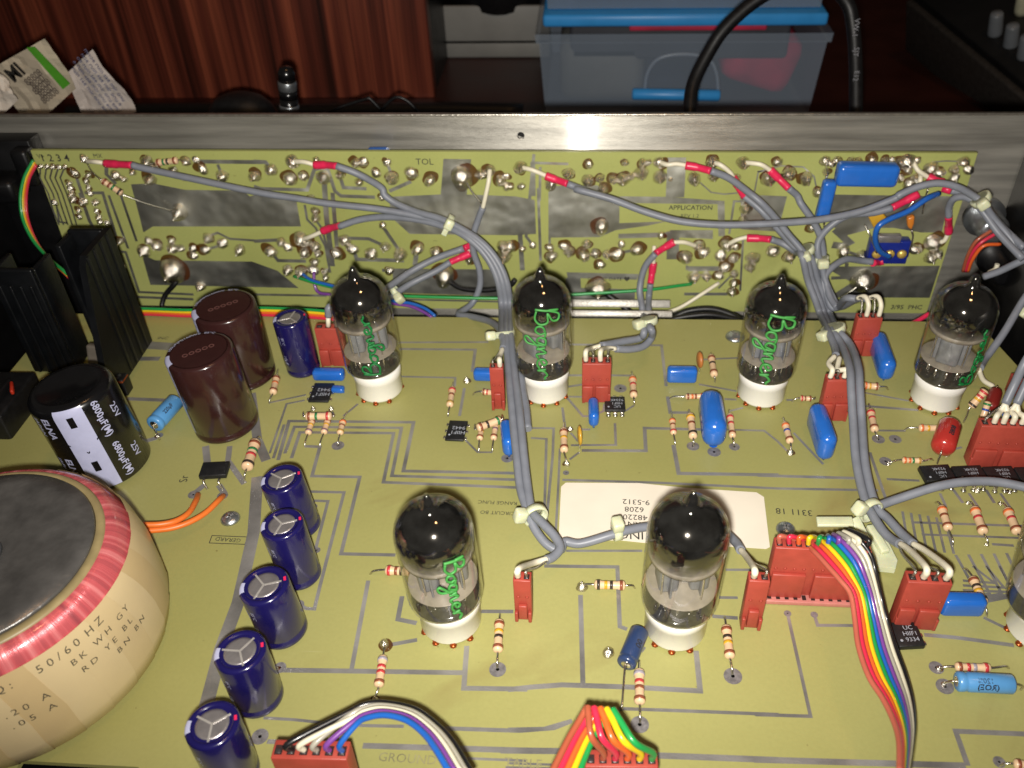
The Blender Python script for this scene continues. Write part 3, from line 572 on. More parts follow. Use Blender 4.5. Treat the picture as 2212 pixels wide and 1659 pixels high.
def valve(uf, vf, ut, vt, label, slabel, sig=None, rot=.4):
    c = P(uf, vf)+V((0, 8.7, 0))
    s = thing('tube_socket', slabel, 'socket', c, 'white ceramic valve sockets')
    part('socket_body', lambda: MB().lathe([(7.9, .7), (8.5, .9), (8.7, 1.6), (8.7, 8.2), (9.0, 8.6), (9.0, 11.6), (8.5, 12.2), (7.6, 12.2), (7.2, 10.5), (0, 10.5)], n=40), M_socket, s)
    for k in range(9):
        a = rot+k*2*math.pi/10
        o = part('socket_pin', lambda: MB().box((7.6, 0, .9), (2.4, 1.5, 1.6), bev=.35).lathe([(1.1, 0), (.9, .5), (0, .7)], (8.2, 0, 0), n=8), M_copper, s); o.rotation_euler = (0, 0, a)
    t = thing('vacuum_tube', label, 'vacuum tube', c, 'vacuum tubes on the main board')
    # small lean so that the tip stands where the photo shows it
    zt = zat(c.x, c.y, vt); tip = P(ut, vt, zt); lean = V((tip.x-c.x, tip.y-c.y, 0)); sc = zt/55.6
    axis = V((lean.x*.8, lean.y*.8, zt-6)).normalized()
    t.rotation_euler = Z_.rotation_difference(axis).to_euler(); t.scale = (1, 1, min(1.06, max(.94, sc)))
    azim = 0.
    g = part('glass_envelope', lambda: MB().lathe(GP, n=48), M_glass, t)
    part('getter_coating', getter_prof, M_getter, t)
    part('base_disc', lambda: MB().lathe([(9.6, 12.9), (9.8, 13.6), (8.6, 14.4), (0, 14.9)], n=32), mat('dark glass button', '3a3833', .1, 0, .3, 600, coat=.4), t)
    for k in range(9):
        a = rot+k*2*math.pi/10
        o = part('base_pin', lambda: MB().lathe([(.5, 13.5), (.5, 17.4), (0, 17.5)], (6., 0, 0), n=6).lathe([(.01, 16.2), (.75, 15.4), (.01, 14.2)], (6., 0, 0), n=8), M_rod2 if k % 2 else M_rod, t, off=(0, 0, 0)); o.rotation_euler = (0, 0, a)
        if k % 2: pass
    for z in (20.4, 33.6):
        o = part('mica_disc', lambda: MB().lathe([(0, 0), (9.5, 0), (9.7, .15), (9.5, .3), (0, .3)], n=36), M_mica, t, off=(0, 0, z))
    part('mica_rim', lambda: MB().lathe([(9.5, 32.6), (9.75, 32.6), (9.75, 34.3), (9.5, 34.3)], n=36), M_mica, t)
    for sx in (-1, 1):
        o = part('anode_plate', lambda: MB().box((0, 0, 27), (5.4, 7.6, 12.4), bev=1.1).box((0, 4.3, 27), (.5, 3., 12.), bev=.1).box((0, -4.3, 27), (.5, 3., 12.), bev=.1).box((2.75, 0, 27), (.3, 1.2, 11), bev=.1), M_plate, t, off=(0, 0, 0))
        o.matrix_local = Matrix.Rotation(rot*.8+azim, 4, 'Z') @ Matrix.Translation(V((4.1*sx, 0, 0))*MM)
    for k in range(4):
        o = part('support_rod', lambda: MB().tube([V((0, 0, 14.5)), V((.3, .2, 24)), V((0, 0, 36))], .32, 6, 4), M_rod, t); a = rot+k*math.pi/2+.5
        o.location = V((7.4*math.cos(a), 7.4*math.sin(a), 0))*MM
    part('getter_ring', lambda: MB().tube([V((3.2*math.cos(a), 3.2*math.sin(a), 38)) for a in [k*.628 for k in range(11)]], .3, 6, 3), M_rod, t)
    if sig:
        aw, z0, z1, size, m_, up, th = sig
        signature(t, 'Bogner', 10.6, azim-math.pi/2+aw, z0, z1, size, m_, up, th)
    return t
valve(812, 875, 757, 572, 'black topped glass tube with darker green handwriting, behind the small navy capacitor', 'white socket beside the small blue block and black chip, leftmost of the back row', (.28, 15, 41, 6.2, M_green, True, .42), .3)
valve(1176, 879, 1165, 575, 'black topped glass tube with green handwriting, between cable bundle and four wire red plug', 'white socket just left of the four wire red connector', (.12, 15, 45, 8.5, M_lgreen, False, .42), .9)
valve(1650, 886, 1690, 590, 'black topped glass tube with green handwriting, just right of the big upright blue capacitor', 'white socket right of the large blue capacitor in the back row', (-.1, 14.5, 45, 9, M_lgreen, False, .5), .1)
valve(2033, 897, 2112, 590, 'black topped glass tube with slanting green writing near the right end of the back row', 'white socket beside the round red capacitor', (.42, 15, 39, 5.0, M_green, True, .38), 1.3)
valve(967, 1398, 918, 1066, 'silvery black topped glass tube in front row, green writing on its right side', 'white socket in front row nearest the navy capacitor column', (.55, 15, 40, 5.5, M_lgreen, False, .42), .5)
valve(1462, 1413, 1500, 1060, 'unsigned black topped glass tube standing in front of the white paper sticker', 'white socket beside the small slate blue capacitor', None, .15)
valve(2268, 1420, 2335, 1060, 'glass tube cut off by the right edge of the picture', 'white socket cut off at the right edge near the light blue capacitor', None, .6)

# ------------------------------------------------------------------ electrolytic capacitors
def can(uf, vf, uc, vc, wtop, kind, label, group, rot=0., lean=.75, dr=0.):
    r = 8.
    for _ in range(8):
        b_ = P(uf, vf)+V((0, r, 0)); h = zat(b_.x, b_.y, vc); r = wtop/2*mmpx((b_.x, b_.y, h))
    t = thing('capacitor', label, 'capacitor', b_, group)
    top = P(uc, vc, h); ax = V(((top.x-b_.x)*lean, (top.y-b_.y)*lean, h)).normalized(); t.rotation_euler = Z_.rotation_difference(ax).to_euler()
    o = V(t['_org'])
    slv = {'navy': M_navy, 'maroon': M_maroon, 'black': M_elna}[kind]
    body = [(r*.93, .3), (r, .9), (r, 2.2), (r*.95, 2.9), (r*.95, 3.3), (r, 4.0), (r, h-.9), (r*.97, h-.3), (r*.9, h)]
    if kind == 'navy':
        MB().lathe(body+[(r*.76, h+.05), (r*.74, h-.25)], o, n=44).build('sleeve', slv, t)
        MB().lathe([(r*.75, h-.28), (r*.5, h-.22), (0, h-.2)], o, n=40).build('can_top', M_alu, t)
        for k in range(3):
            a = rot+k*2*math.pi/3; b = MB(); d = V((math.cos(a), math.sin(a), 0)); e_ = V((-d.y, d.x, 0))
            b.box(o+d*(r*.36)+V((0, 0, h-.17)), (r*.7, .5, .12), Matrix((d, e_, Z_)).transposed()); b.build('vent_groove', M_vent, t)
        sa = 3.35
        b = MB().lathe([(r+.05, 3.8), (r+.05, h-.9), (r*.97+.05, h-.28), (r*.9, h+.05), (r*.77, h+.09)], o, n=8, a0=sa-.3, a1=sa+.3, x=X_); b.build('minus_stripe', M_pale, t)
        for z in (6, 9, 12, 15, 18, 20.5):
            if z < h-2: cyltext('-', 2.6, o, r+.09, sa, z, M_navy, t, True)
        cyltext('10\u00b5F', 2.2, o, r+.06, 4.1, h*.35, M_pale, t, True); cyltext('450V', 2.0, o, r+.06, 3.95, h*.7, M_pale, t, True)
        cyltext('85\u00b0C', 1.6, o, r+.06, 4.3, h*.72, M_pale, t, True); MB().lathe([(r*.9+.02, h+.04), (r*.8, h+.09)], o, n=3, a0=.2, a1=.45, x=X_).build('red_mark', M_heat, t)
    elif kind == 'maroon':
        MB().lathe(body+[(r*.82, h-.1), (r*.8, h-.22), (r*.4, h-.15), (0, h-.12)], o, n=48).build('sleeve', slv, t)
        sa = 3.72
        MB().lathe([(r+.05, 3.8), (r+.05, h-.9), (r*.97+.05, h-.28), (r*.9+.03, h+.03), (r*.84, h+.05)], o, n=8, a0=sa-.32, a1=sa+.28, x=X_).build('minus_stripe', M_pale, t)
        for z in (h-1.2, h-4, h-7, h-10, h-13, h-17): MB().lathe([(r+.08, z), (r+.08, z+.35)], o, n=5, a0=sa-.3, a1=sa+.25, x=X_).build('stripe_mark', M_slate, t)
        # white lettering running round the rim and ring marks stamped on the lid
        vs, fs = textmesh('100\u00b5F(M)160WV  85\u00b0C', 2.2); L = []
        for q in vs: a = 2.25-q.x/r; rr = r*.9+q.y*.62; L.append(o+V((rr*math.cos(a), rr*math.sin(a), h+.12)))
        MB().add(L, fs).build('rim_lettering', M_pale, t)
        for k in range(5):
            d = V((.82, .57, 0))*(-4.6+k*2.3); MB().lathe([(.62, 0), (.62, .12), (1.0, .12), (1.0, 0)], o+d+V((0, 0, h-.1)), n=14, smooth=False).build('stamped_ring', mat('stamped ring', '6c4844', .4, 0, .1), t)
        MB().lathe([(r*.8, h-.12), (r*.84, h-.02), (r*.88, h-.02)], o, n=48).build('lid_rim', slv, t)
    else:
        prof = [(r*.95, .3), (r, 1), (r, h-3.2), (r*.98, h-1.6), (r*.92, h-.5), (r*.84, h), (r*.7, h+.05), (r*.67, h-.2), (0, h-.1)]
        MB().lathe(prof, o, n=56).build('sleeve', slv, t)
        sa = -1.2; e1, e2 = sa-.34, sa+.34
        MB().lathe([(r+.05, 1), (r+.05, h-3.2), (r*.98+.05, h-1.6), (r*.94+.05, h-.7)], o, n=12, a0=e1, a1=e2, x=X_).build('minus_stripe', M_pale, t)
        for z in (h-5.5, h-24.5): MB().lathe([(r+.1, z-2.1), (r+.1, z+2.1)], o, n=4, a0=sa-.075, a1=sa+.075, x=X_).build('minus_mark', M_elna, t)
        for z in (h-16, ):
            b = MB()
            for s_ in (-1, 1):
                b.add([o+V(((r+.12)*math.cos(sa+aa), (r+.12)*math.sin(sa+aa), zz)) for aa, zz in ((s_*.34, z+2.2), (0, z-2.2), (0, z-2.8), (s_*.34, z+1.6))], [(0, 1, 2, 3)])
            b.build('arrow_mark', M_elna, t)
        for dz in (0, 17.5):
            cyltext('6800\u00b5F(M)', 3.3, o, r+.06, sa+.62, h-8.4-dz, M_pale, t, True, bold=.06); cyltext('25V', 3.6, o, r+.06, sa+1.02, h-9.-dz, M_pale, t, True, bold=.04)
            cyltext('ELNA', 3.6, o, r+.06, sa-.62, h-7.4-dz, M_pale, t, True, bold=.1); cyltext('JAPAN', 2.7, o, r+.06, sa-.92, h-7.4-dz, M_pale, t, True, bold=.06); cyltext('CE W85\u00b0', 2.2, o, r+.06, sa-1.16, h-7.4-dz, M_pale, t, True)
    return t
G1 = 'maroon can capacitors behind the toroid'; G2 = 'navy capacitors in a column'
can(470, 963, 424, 757, 144, 'maroon', 'maroon can capacitor with pale stripe, nearer of the two maroon ones', G1)
can(512, 852, 480, 660, 136, 'maroon', 'maroon can capacitor with pale stripe, farther back and next to small navy one', G1)
can(648, 820, 624, 686, 74, 'navy', 'small slim navy capacitor standing alone left of the leftmost tube', None, 1.4)
can(640, 1172, 602, 1032, 91, 'navy', 'navy capacitor farthest back in the front column, by the corner of nested tracks', G2, .5)
can(640, 1280, 605, 1130, 93, 'navy', 'second navy capacitor from the back of the column', G2, .3)
can(601, 1408, 565, 1262, 108, 'navy', 'middle navy capacitor of the column of five', G2, .25)
can(545, 1557, 517, 1405, 112, 'navy', 'fourth navy capacitor from the back, above the one cut by the frame', G2, 1.0)
can(490, 1725, 458, 1563, 117, 'navy', 'navy capacitor nearest the camera, its lower part cut off by the frame', G2, .65)
can(205, 1062, 141, 832, 180, 'black', 'big black can capacitor with pale arrow stripe tucked behind the toroid', None)

# axial electrolytics
def axial(a, b_, wpx, m, label, la, lb, marks, up=0.):
    r = wpx/2*mmpx(P(*a)); A = P(a[0], a[1], r+.4+up); B = P(b_[0], b_[1], r+.4+ (up if len(b_) < 3 else b_[2])); d = (B-A).normalized(); L = (B-A).length
    t = thing('axial_capacitor', label, 'capacitor', (A+B)/2-V((0, 0, r)))
    MB().lathe([(r*.5, -.05), (r*.85, 0), (r, .4), (r, L*.12), (r*.93, L*.15), (r*.93, L*.17), (r, L*.2), (r, L-.5), (r*.86, L), (r*.7, L+.03)], A, d, 28).build('sleeve', m, t)
    MB().lathe([(r*.72, L+.01), (r*.6, L+.1), (0, L+.12)], A, d, 24).build('can_end', M_alu, t); MB().lathe([(0, -.12), (r*.5, -.1), (r*.52, -.02)], A, d, 24).build('can_end', M_solder, t)
    for e, p in ((A, la), (B, lb)):
        if p: q = P(*p, 0); s_ = (e-(A+B)/2).normalized(); MB().tube([e, e+s_*.9, V((q.x, q.y, e.z*.5)), q], .32, 6).build('lead', M_lead, t)
    side = d.cross(Z_).normalized()
    if side.y > 0: side = -side
    upv = side.cross(d); 
    for (body, size, s0, ang, sgn, bold) in marks:
        vs, fs = textmesh(body, size, 'CENTER', bold); out = []
        dd = d*sgn
        for q in vs:
            aa = ang+q.y/r; out.append((A+B)/2+dd*(q.x+s0)+(side*math.cos(aa*sgn if sgn > 0 else math.pi*0+aa)+V((0, 0, 1))*math.sin(aa))*(r+.06))
        MB().add(out, fs).build('printed_text', M_ink, t)
    return t
axial((333, 918), (380, 866), 38, M_axial, 'light blue axial capacitor lying left of the nearer maroon can', (345, 950), (392, 850), [('220\u00b5F', 2., 0, .9, 1, .05)])
axial((2066, 1472), (2188, 1478), 42, M_axial, 'light blue axial capacitor lying under a banded resistor at lower right', (2040, 1482), (2205, 1490), [('120%', 1.9, .6, 1.15, -1, 0), ('(ROE)', 2.2, 0, .5, -1, .05)])
axial((1352, 1436), (1382, 1362), 42, M_slate, 'small slate blue capacitor leaning beside the front white socket', (1343, 1530), None, [('00', 2.6, .4, .9, 1, .05)], up=.2)

# ------------------------------------------------------------------ toroidal transformer
TZ = 40.
p1, p2, p3 = P(204, 1150, TZ), P(39, 1021, TZ), P(0, 1367, TZ)
def circ(a, b, c):
    ax, ay, bx, by, cx, cy = a.x, a.y, b.x, b.y, c.x, c.y
    d = 2*(ax*(by-cy)+bx*(cy-ay)+cx*(ay-by)); s1, s2, s3 = ax*ax+ay*ay, bx*bx+by*by, cx*cx+cy*cy
    return V(((s1*(by-cy)+s2*(cy-ay)+s3*(ay-by))/d, (s1*(cx-bx)+s2*(ax-cx)+s3*(bx-ax))/d, 0))
TC = circ(p1, p2, p3); TR0 = (V((p1.x, p1.y, 0))-TC).length
q1, q2 = P(356, 1200, 19), P(180, 1482, 19)
TRo = ((V((q1.x, q1.y, 0))-TC).length+(V((q2.x, q2.y, 0))-TC).length)/2*.965
tor = thing('toroidal_transformer', 'toroidal transformer wrapped in cream printed tape over red winding, at left edge', 'transformer', TC)
MB().lathe([(TR0, TZ-.9), (TR0-.6, TZ), (TR0-5, TZ+.25), (8, TZ-.6), (7, TZ-1), (0, TZ-1)], TC, n=96).build('steel_disc', M_dplate, tor)
MB().lathe([(7.5, TZ-.9), (7, TZ+.6), (5, TZ+1.8), (2.5, TZ+2.3), (2.3, TZ+3.8), (0, TZ+3.9)], TC, n=40).build('centre_bolt', M_zinc, tor)
MB().lathe([(TR0-.6, TZ-1.6), (TR0-.2, TZ-.75), (TR0+1.4, TZ-1.), (TR0+2., TZ-1.5), (TR0+2, TZ-2.2)], TC, n=96).build('insulating_ring', M_pad2, tor)
def radial_mat():
    m = bpy.data.materials.new('enamelled winding'); m.use_nodes = True; n = m.node_tree.nodes; L = m.node_tree.links; b = n['Principled BSDF']; b.inputs['Roughness'].default_value = .26; b.inputs['Coat Weight'].default_value = .8; b.inputs['Coat Roughness'].default_value = .08; b.inputs['Metallic'].default_value = .25
    tc = n.new('ShaderNodeTexCoord'); sx = n.new('ShaderNodeSeparateXYZ'); L.new(tc.outputs['Object'], sx.inputs[0])
    at = n.new('ShaderNodeMath'); at.operation = 'ARCTAN2'; L.new(sx.outputs['Y'], at.inputs[0]); L.new(sx.outputs['X'], at.inputs[1])
    cb = n.new('ShaderNodeCombineXYZ'); L.new(at.outputs[0], cb.inputs[0]); 
    def nz(sc, det):
        q = n.new('ShaderNodeTexNoise'); q.noise_dimensions = '3D'; q.inputs['Scale'].default_value = sc; q.inputs['Detail'].default_value = det; L.new(cb.outputs[0], q.inputs['Vector']); return q
    r = n.new('ShaderNodeValToRGB'); e = r.color_ramp.elements; e[0].position = .34; e[0].color = lin('a8525a')+(1,); e[1].position = .66; e[1].color = lin('ff9a9c')+(1,); x = e.new(.5); x.color = lin('e0686e')+(1,)
    L.new(nz(13, 8).outputs['Fac'], r.inputs[0]); L.new(r.outputs[0], b.inputs['Base Color'])
    bp = n.new('ShaderNodeBump'); bp.inputs['Strength'].default_value = .5; bp.inputs['Distance'].default_value = .0004; L.new(nz(120, 3).outputs['Fac'], bp.inputs['Height']); L.new(bp.outputs[0], b.inputs['Normal']); return m
M_wind = radial_mat()
a1_, a2_ = TR0+1.6, TRo
def tprof(t):                                 # t: 0 at ring edge .. 1 at outer equator
    a = t*math.pi/2; return a1_+(a2_-a1_)*math.sin(a), 17+(TZ-1.5-17)*math.cos(a)
MB().lathe([tprof(t/12) for t in range(0, 13)]+[(a2_, 8), (a2_-3, 1.)], TC, n=120).build('winding', M_wind, tor)
tp = [(r+.25, z+.25) for r, z in [tprof(.44+.56*t/10) for t in range(11)]]+[(a2_+.3, 9), (a2_-1.5, 2.5), (a2_-4, .6)]
# overlapping turns of tape, each one a facet of the wrap
nt = 30
M_tapes = [M_tape, mat('cream tape yellowed', 'ccb384', .42, 0, .07, 40, .12, coat=.2, bscale=120), mat('cream tape pale', 'd8c296', .42, 0, .07, 40, .12, coat=.2, bscale=120)]
for k in range(nt):
    a0 = 2*math.pi*k/nt; b = MB(); da = 2*math.pi/nt*1.12; rr_ = random.Random(k)
    sl = .05
    vs = []; m_ = 7
    for j, (r, z) in enumerate(tp):
        for i in range(m_):
            a = a0+da*i/(m_-1)+sl*j/6; lift = .05+.16*(i/(m_-1)); lift *= 1.9; vs.append(TC+V(((r+lift)*math.cos(a), (r+lift)*math.sin(a), z+lift*(1-j/len(tp)))))
    b.add(vs, [(j*m_+i, j*m_+i+1, (j+1)*m_+i+1, (j+1)*m_+i) for j in range(len(tp)-1) for i in range(m_-1)], True)
    # thickness edge
    b.build('tape_turn', M_tapes[rr_.randrange(3)], tor)
arc = [V((r, 0, z)) for r, z in tp]
def aprof(s_):
    d = 0
    for i in range(len(arc)-1):
        l = (arc[i+1]-arc[i]).length
        if s_ <= d+l or i == len(arc)-2:
            t = (s_-d)/l; return arc[i]+(arc[i+1]-arc[i])*t
        d += l
def tapetext(body, size, a_mid, s0):
    vs, fs = textmesh(body, size); o = []
    for q in vs:
        p = aprof(max(0., s0-q.y)); a = a_mid+q.x/(TRo*.94); r = p.x+.55; o.append(TC+V((r*math.cos(a), r*math.sin(a), p.z+.5)))
    MB().add(o, fs).build('printed_text', M_tprint, tor)
for body, size, a, s_ in (('F R E Q :      5 0 / 6 0  H Z', 3.1, -.76, 3.2), ('B K   W H   G Y', 2.6, -.36, 7.2), ('R D   Y E   B L', 2.6, -.36, 11), ('B N   B N', 2.6, -.2, 14.8), ('. 2 0   A', 2.9, -.9, 11), ('S E C  V : ', 2.9, -1.25, 11), ('. 0 5   A', 2.9, -.9, 15.2), ('1 2 . 0', 2.9, -1.25, 15)):
    tapetext(body, size, a, s_)

# orange transformer leads and bridge rectifier
for lab, L in (('orange insulated wire, left of the two running into the rectifier pads', [('31', 1638, 940, .3), ('31', 1620, 990, 4), ('31', 1560, 1090, 6), ('31', 1460, 1155, 7), ('31', 1330, 1185, 8), ('31', 1180, 1190, 9)]), ('orange insulated wire, right of the two running into the rectifier pads', [('31', 1845, 950, .3), ('31', 1810, 985, 4), ('31', 1700, 1090, 5), ('31', 1560, 1170, 5.5), ('31', 1400, 1220, 6), ('31', 1200, 1240, 7)])):
    pts = [P(*Z(a, x, y), z) for a, x, y, z in L]
    t = thing('power_wire', lab, 'wire', pts[0]); MB().tube(pts, .95, 10, 6).build('insulation', M_oran, t); MB().tube([pts[0]+V((0, .5, .4)), pts[0]-V((0, 0, .5))], .4, 6).build('bare_end', M_lead, t)

# ------------------------------------------------------------------ resistors
def resistor(A, B, r, la, lb, bands, label, loc=None, bw=1., dark=False):
    d = B-A; L = d.length; d.normalize()
    t = thing('resistor', label, 'resistor', loc or (A+B)/2-V((0, 0, r)))
    rb = r*.84; c = L*.2
    prof = [(r*.25, -.1), (r*.62, .02), (r*.92, .35), (r, .8), (r, c*.8), (rb, c*1.25), (rb, L-c*1.25), (r, L-c*.8), (r, L-.8), (r*.92, L-.35), (r*.62, L-.02), (r*.25, L+.1)]
    MB().lathe(prof, A, d, 20).build('body', M_resist, t)
    n = len(bands); pos = {3: (.14, .42, .85), 4: (.13, .37, .55, .87), 5: (.12, .33, .46, .6, .87)}.get(n, (.3, .7))
    for k, ch_ in enumerate(bands):
        p = pos[k]*L; e = r if (pos[k] < .19 or pos[k] > .81) else rb; hw = L*.035+.12
        MB().lathe([(e+.0, p-hw-.02), (e+.05, p-hw), (e+.05, p+hw), (e, p+hw+.02)], A, d, 20).build('colour_band', M_band[ch_], t)
    for e, s_, l in ((A, -1, la), (B, 1, lb)):
        if l: MB().tube([e]+l(e, d*s_), .33, 6, 4).build('lead', M_lead, t)
    return t
def flat(rc, a, b_, wz, la, lb, bands, label, up=0., z0=.5):
    r = wz*.26125/2*mmpx(P(*Z(rc, *a)))*.92
    A = P(*Z(rc, *a), r+z0+up); B = P(*Z(rc, *b_), r+z0+up)
    def mk(l):
        if not l: return None
        q = P(*Z(rc, *l), -.2)
        return lambda e, d: [e+d*min(.9, (q-e).length*.3), e+(q-e)*.75+V((0, 0, (e.z-q.z)*.45)), q]
    return resistor(A, B, r, mk(la), mk(lb), bands, label)
flat('42', (1068, 735), (1030, 985), 88, (1090, 645), (1008, 1095), 'ERRN', 'tan resistor with grey and two red bands beside the ribbon arch')
flat('42', (2030, 440), (2015, 697), 90, (2036, 395), (2012, 840), 'NYKN', 'tan resistor with yellow and black bands right of the silvery front tube')
flat('32', (1088, 1565), (1330, 1580), 90, (960, 1600), (1400, 1640), 'RNKN', 'tan resistor poking out left of the front left glass tube')
flat('43', (715, 142), (970, 150), 88, (605, 165), (1050, 175), 'KYKN', 'tan yellow banded resistor lying crosswise left of the unsigned front tube')
flat('43', (1803, 487), (1836, 748), 92, (1785, 415), (1855, 895), 'NKYN', 'tan resistor with brown and yellow bands below slim plug by the rainbow ribbon')
flat('43', (1085, 848), (1090, 1128), 98, (1085, 775), (1092, 1295), 'ERNN', 'tan resistor with red band in front of the unsigned tube, pointing at a round pad')
flat('44', (1635, 822), (1925, 830), 80, (1495, 845), (2080, 835), 'NRER', 'tan resistor lying directly above the light blue axial capacitor at lower right')
flat('44', (1778, 85), (1872, 295), 88, (1700, 15), (1895, 410), 'NKYK', 'tan resistor with yellow band behind the flat blue capacitor at right')
flat('33', (460, 400), (465, 582), 72, (465, 350), (485, 690), 'NYN', 'tan resistor left of the yellow ceramic disc')
flat('33', (1030, -32), (1040, 128), 66, (1020, -70), (1045, 205), 'ORN', 'tan orange ended resistor right of the four wire plug, above bright chip pins')
flat('33', (1358, 315), (1370, 438), 56, (1348, 255), (1382, 535), 'ONR', 'slim tan resistor with orange band, left of the yellow banded one')
flat('33', (1508, 280), (1532, 468), 76, (1490, 250), (1535, 545), 'YNK', 'thicker tan resistor with yellow band just left of the big upright blue capacitor')
flat('33', (1835, 280), (1858, 462), 62, (1825, 245), (1868, 545), 'RRN', 'pinkish banded resistor just right of the big upright blue capacitor')
flat('33', (1468, 130), (1620, 126), 54, (1335, 150), (1650, 130), 'NONO', 'small crosswise resistor with arched lead left of the big blue capacitor')
flat('23', (1680, 1390), (1706, 1552), 66, (1676, 1375), (1712, 1612), 'NKN', 'dull tan resistor beside the orange ceramic disc')
flat('32', (188, -36), (155, 102), 66, (205, -90), (128, 192), 'NON', 'tan resistor right of the farther maroon can, leaning toward a track end')
flat('32', (428, 292), (642, 290), 76, (412, 300), (662, 300), 'NGR', 'crosswise tan resistor with green band lying over two upright ones', up=2.6)
flat('32', (482, 320), (446, 437), 60, (490, 290), (420, 548), 'NYV', 'tan yellow banded resistor under the left end of the crosswise one')
flat('32', (612, 320), (576, 432), 60, (618, 292), (545, 548), 'NYV', 'tan yellow banded resistor under the right end of the crosswise one')
flat('32', (738, 328), (710, 437), 60, (778, 262), (695, 538), 'OND', 'small tan resistor pointing at a dark round pad right of the crosswise one')
flat('32', (1642, 58), (1618, 207), 62, (1650, 18), (1605, 298), 'RND', 'tan red ended resistor left of the slim two wire plug in back row')
flat('32', (1888, 90), (1990, 98), 60, (1808, 120), (2010, 100), 'NRN', 'short tan resistor with arched lead running under the slim red plug of the back row')
flat('32', (1845, 392), (2042, 320), 76, (1825, 400), (2055, 320), 'NKG', 'slanting tan resistor with green band right of the black chip', up=2.4)
flat('32', (1885, 375), (1865, 483), 60, (1890, 350), (1860, 592), 'NYN', 'tan resistor under the left end of the slanting green banded one')
flat('32', (2003, 345), (1980, 483), 60, (2008, 320), (1970, 592), 'YVN', 'tan resistor under the right end of the slanting green banded one')
flat('31', (2112, 500), (2040, 722), 102, (2160, 480), (2025, 835), 'NGRK', 'large tan resistor with green and red bands right of the flat black rectifier', up=.4)
flat('34', (934, 243), (972, 412), 70, (915, 195), (992, 492), 'RRN', 'tan resistor with red bands right of the twin cables, ending at a pad')
flat('34', (878, 38), (1005, 47), 68, (855, 40), (1080, 75), 'OYN', 'tan crosswise resistor with yellow band beside the twin cables near the last tube')
flat('34', (355, 143), (450, 147), 52, (285, 175), (480, 150), 'RNN', 'tiny crosswise resistor with arched lead between third back socket and red plug')
flat('34', (228, 350), (272, 508), 66, (205, 310), (275, 592), 'OBN', 'tan resistor ending in a bright solder blob left of the leaning blue capacitor')
flat('34', (1198, 655), (1360, 660), 58, (1075, 695), (1455, 660), 'OOGD', 'small crosswise resistor with orange and green bands above the chip row')
flat('34', (1335, 388), (1520, 392), 66, (1215, 410), (1560, 395), 'OYD', 'crosswise tan resistor running under the round red capacitor')
flat('34', (1520, 1042), (1582, 1228), 82, (1470, 1010), (1618, 1368), 'ONN', 'leftmost of the three matching resistors below the chip row')
flat('34', (1793, 1050), (1872, 1258), 88, (1745, 1012), (1905, 1368), 'ORN', 'middle one of the three matching resistors below the chip row')
flat('34', (2065, 1060), (2152, 1258), 88, (2010, 1022), (2188, 1368), 'ORN', 'rightmost of the three matching resistors below the chip row')
flat('44', (2120, 1625), (2400, 1650), 90, (2000, 1645), (2460, 1650), 'NKY', 'tan resistor mostly cut off at the bottom right corner')
# two standing on one lead
def standing(rc, a, za, b_, zb, wz, la, bands, label):
    A = P(*Z(rc, *a), za); B = P(*Z(rc, *b_), zb); r = wz*.26125/2*mmpx(A)*.92; q = P(*Z(rc, *la), 0)
    return resistor(A, B, r, None, lambda e, d: [e+d*1.2, (e+q)/2, q], bands, label, loc=q)
standing('34', (1890, 75), 12, (1765, 215), 6, 78, (1705, 345), 'RRYK', 'tan resistor with two red bands standing up on a thick soldered lead')
standing('34', (1910, 170), 9, (1855, 330), 3, 66, (1840, 350), 'GBY', 'small resistor with green, blue and yellow bands behind the wide red plug')
def onboard(rc, a, oa, b_, ob, wz, leads, bands, label):
    A = PY(*Z(rc, *a), YB-oa); B = PY(*Z(rc, *b_), YB-ob); r = wz*.26125/2*mmpx(A)*.92
    f = [(lambda e, d, q=PY(*Z(*l), YB-.3): [e+d*1.2, e*.4+q*.6+V((0, -1.2, 0)), q]) for l in leads]
    return resistor(A, B, r, f[0], f[1], bands, label)
onboard('11', (1290, 1347), 1.6, (1470, 1325), 1.6, 66, (('11', 1215, 1350), ('11', 1560, 1330)), 'NGKN', 'tan resistor soldered across the upper left of the upright board')
onboard('11', (842, 1490), 6, (1010, 1602), 7, 62, (('11', 720, 1350), ('21', 1430, 190)), 'NNGK', 'tan resistor hanging on long bare leads off the upright board, far left')

# ------------------------------------------------------------------ film capacitors
def film(A, B, T, H, m, label, bev=None, z0=.3, legs=True, name='film_capacitor', marks=None):
    """A,B: ends of the foot line; T thickness; H height"""
    d = (B-A); L = d.length; d.normalize(); s_ = Z_.cross(d)
    t = thing(name, label, 'capacitor', (A+B)/2)
    M3 = Matrix((d, s_, Z_)).transposed()
    MB().box((A+B)/2+V((0, 0, z0+H/2)), (L, T, H), M3, bev=bev or T*.32, seg=4).build('body', m, t)
    if legs:
        for p in (A+d*L*.12, B-d*L*.12): MB().lathe([(T*.2, z0+.5), (.5, z0), (.35, -.3)], p, n=8).build('leg', m if z0 > .2 else M_lead, t)
    return t
def filmx(rc, l, r_, vt, T, label, m=None, **k):
    A, B = P(*Z(rc, *l)), P(*Z(rc, *r_)); H = zat((A.x+B.x)/2, (A.y+B.y)/2, Z(rc, 0, vt)[1])-.3
    off = V((0, T/2, 0)); return film(A+off, B+off, T, H, m or M_blue, label, **k)
filmx('22', (488, 1610), (748, 1615), 1530, 4.2, 'flat blue capacitor lying left of the leftmost back tube, above the black chip')
filmx('22', (1815, 1612), (2060, 1618), 1530, 4.2, 'flat blue capacitor half hidden behind the slim red plug of the back row')
filmx('23', (1312, 1628), (1560, 1632), 1515, 4.2, 'flat blue capacitor left of the orange ceramic disc')
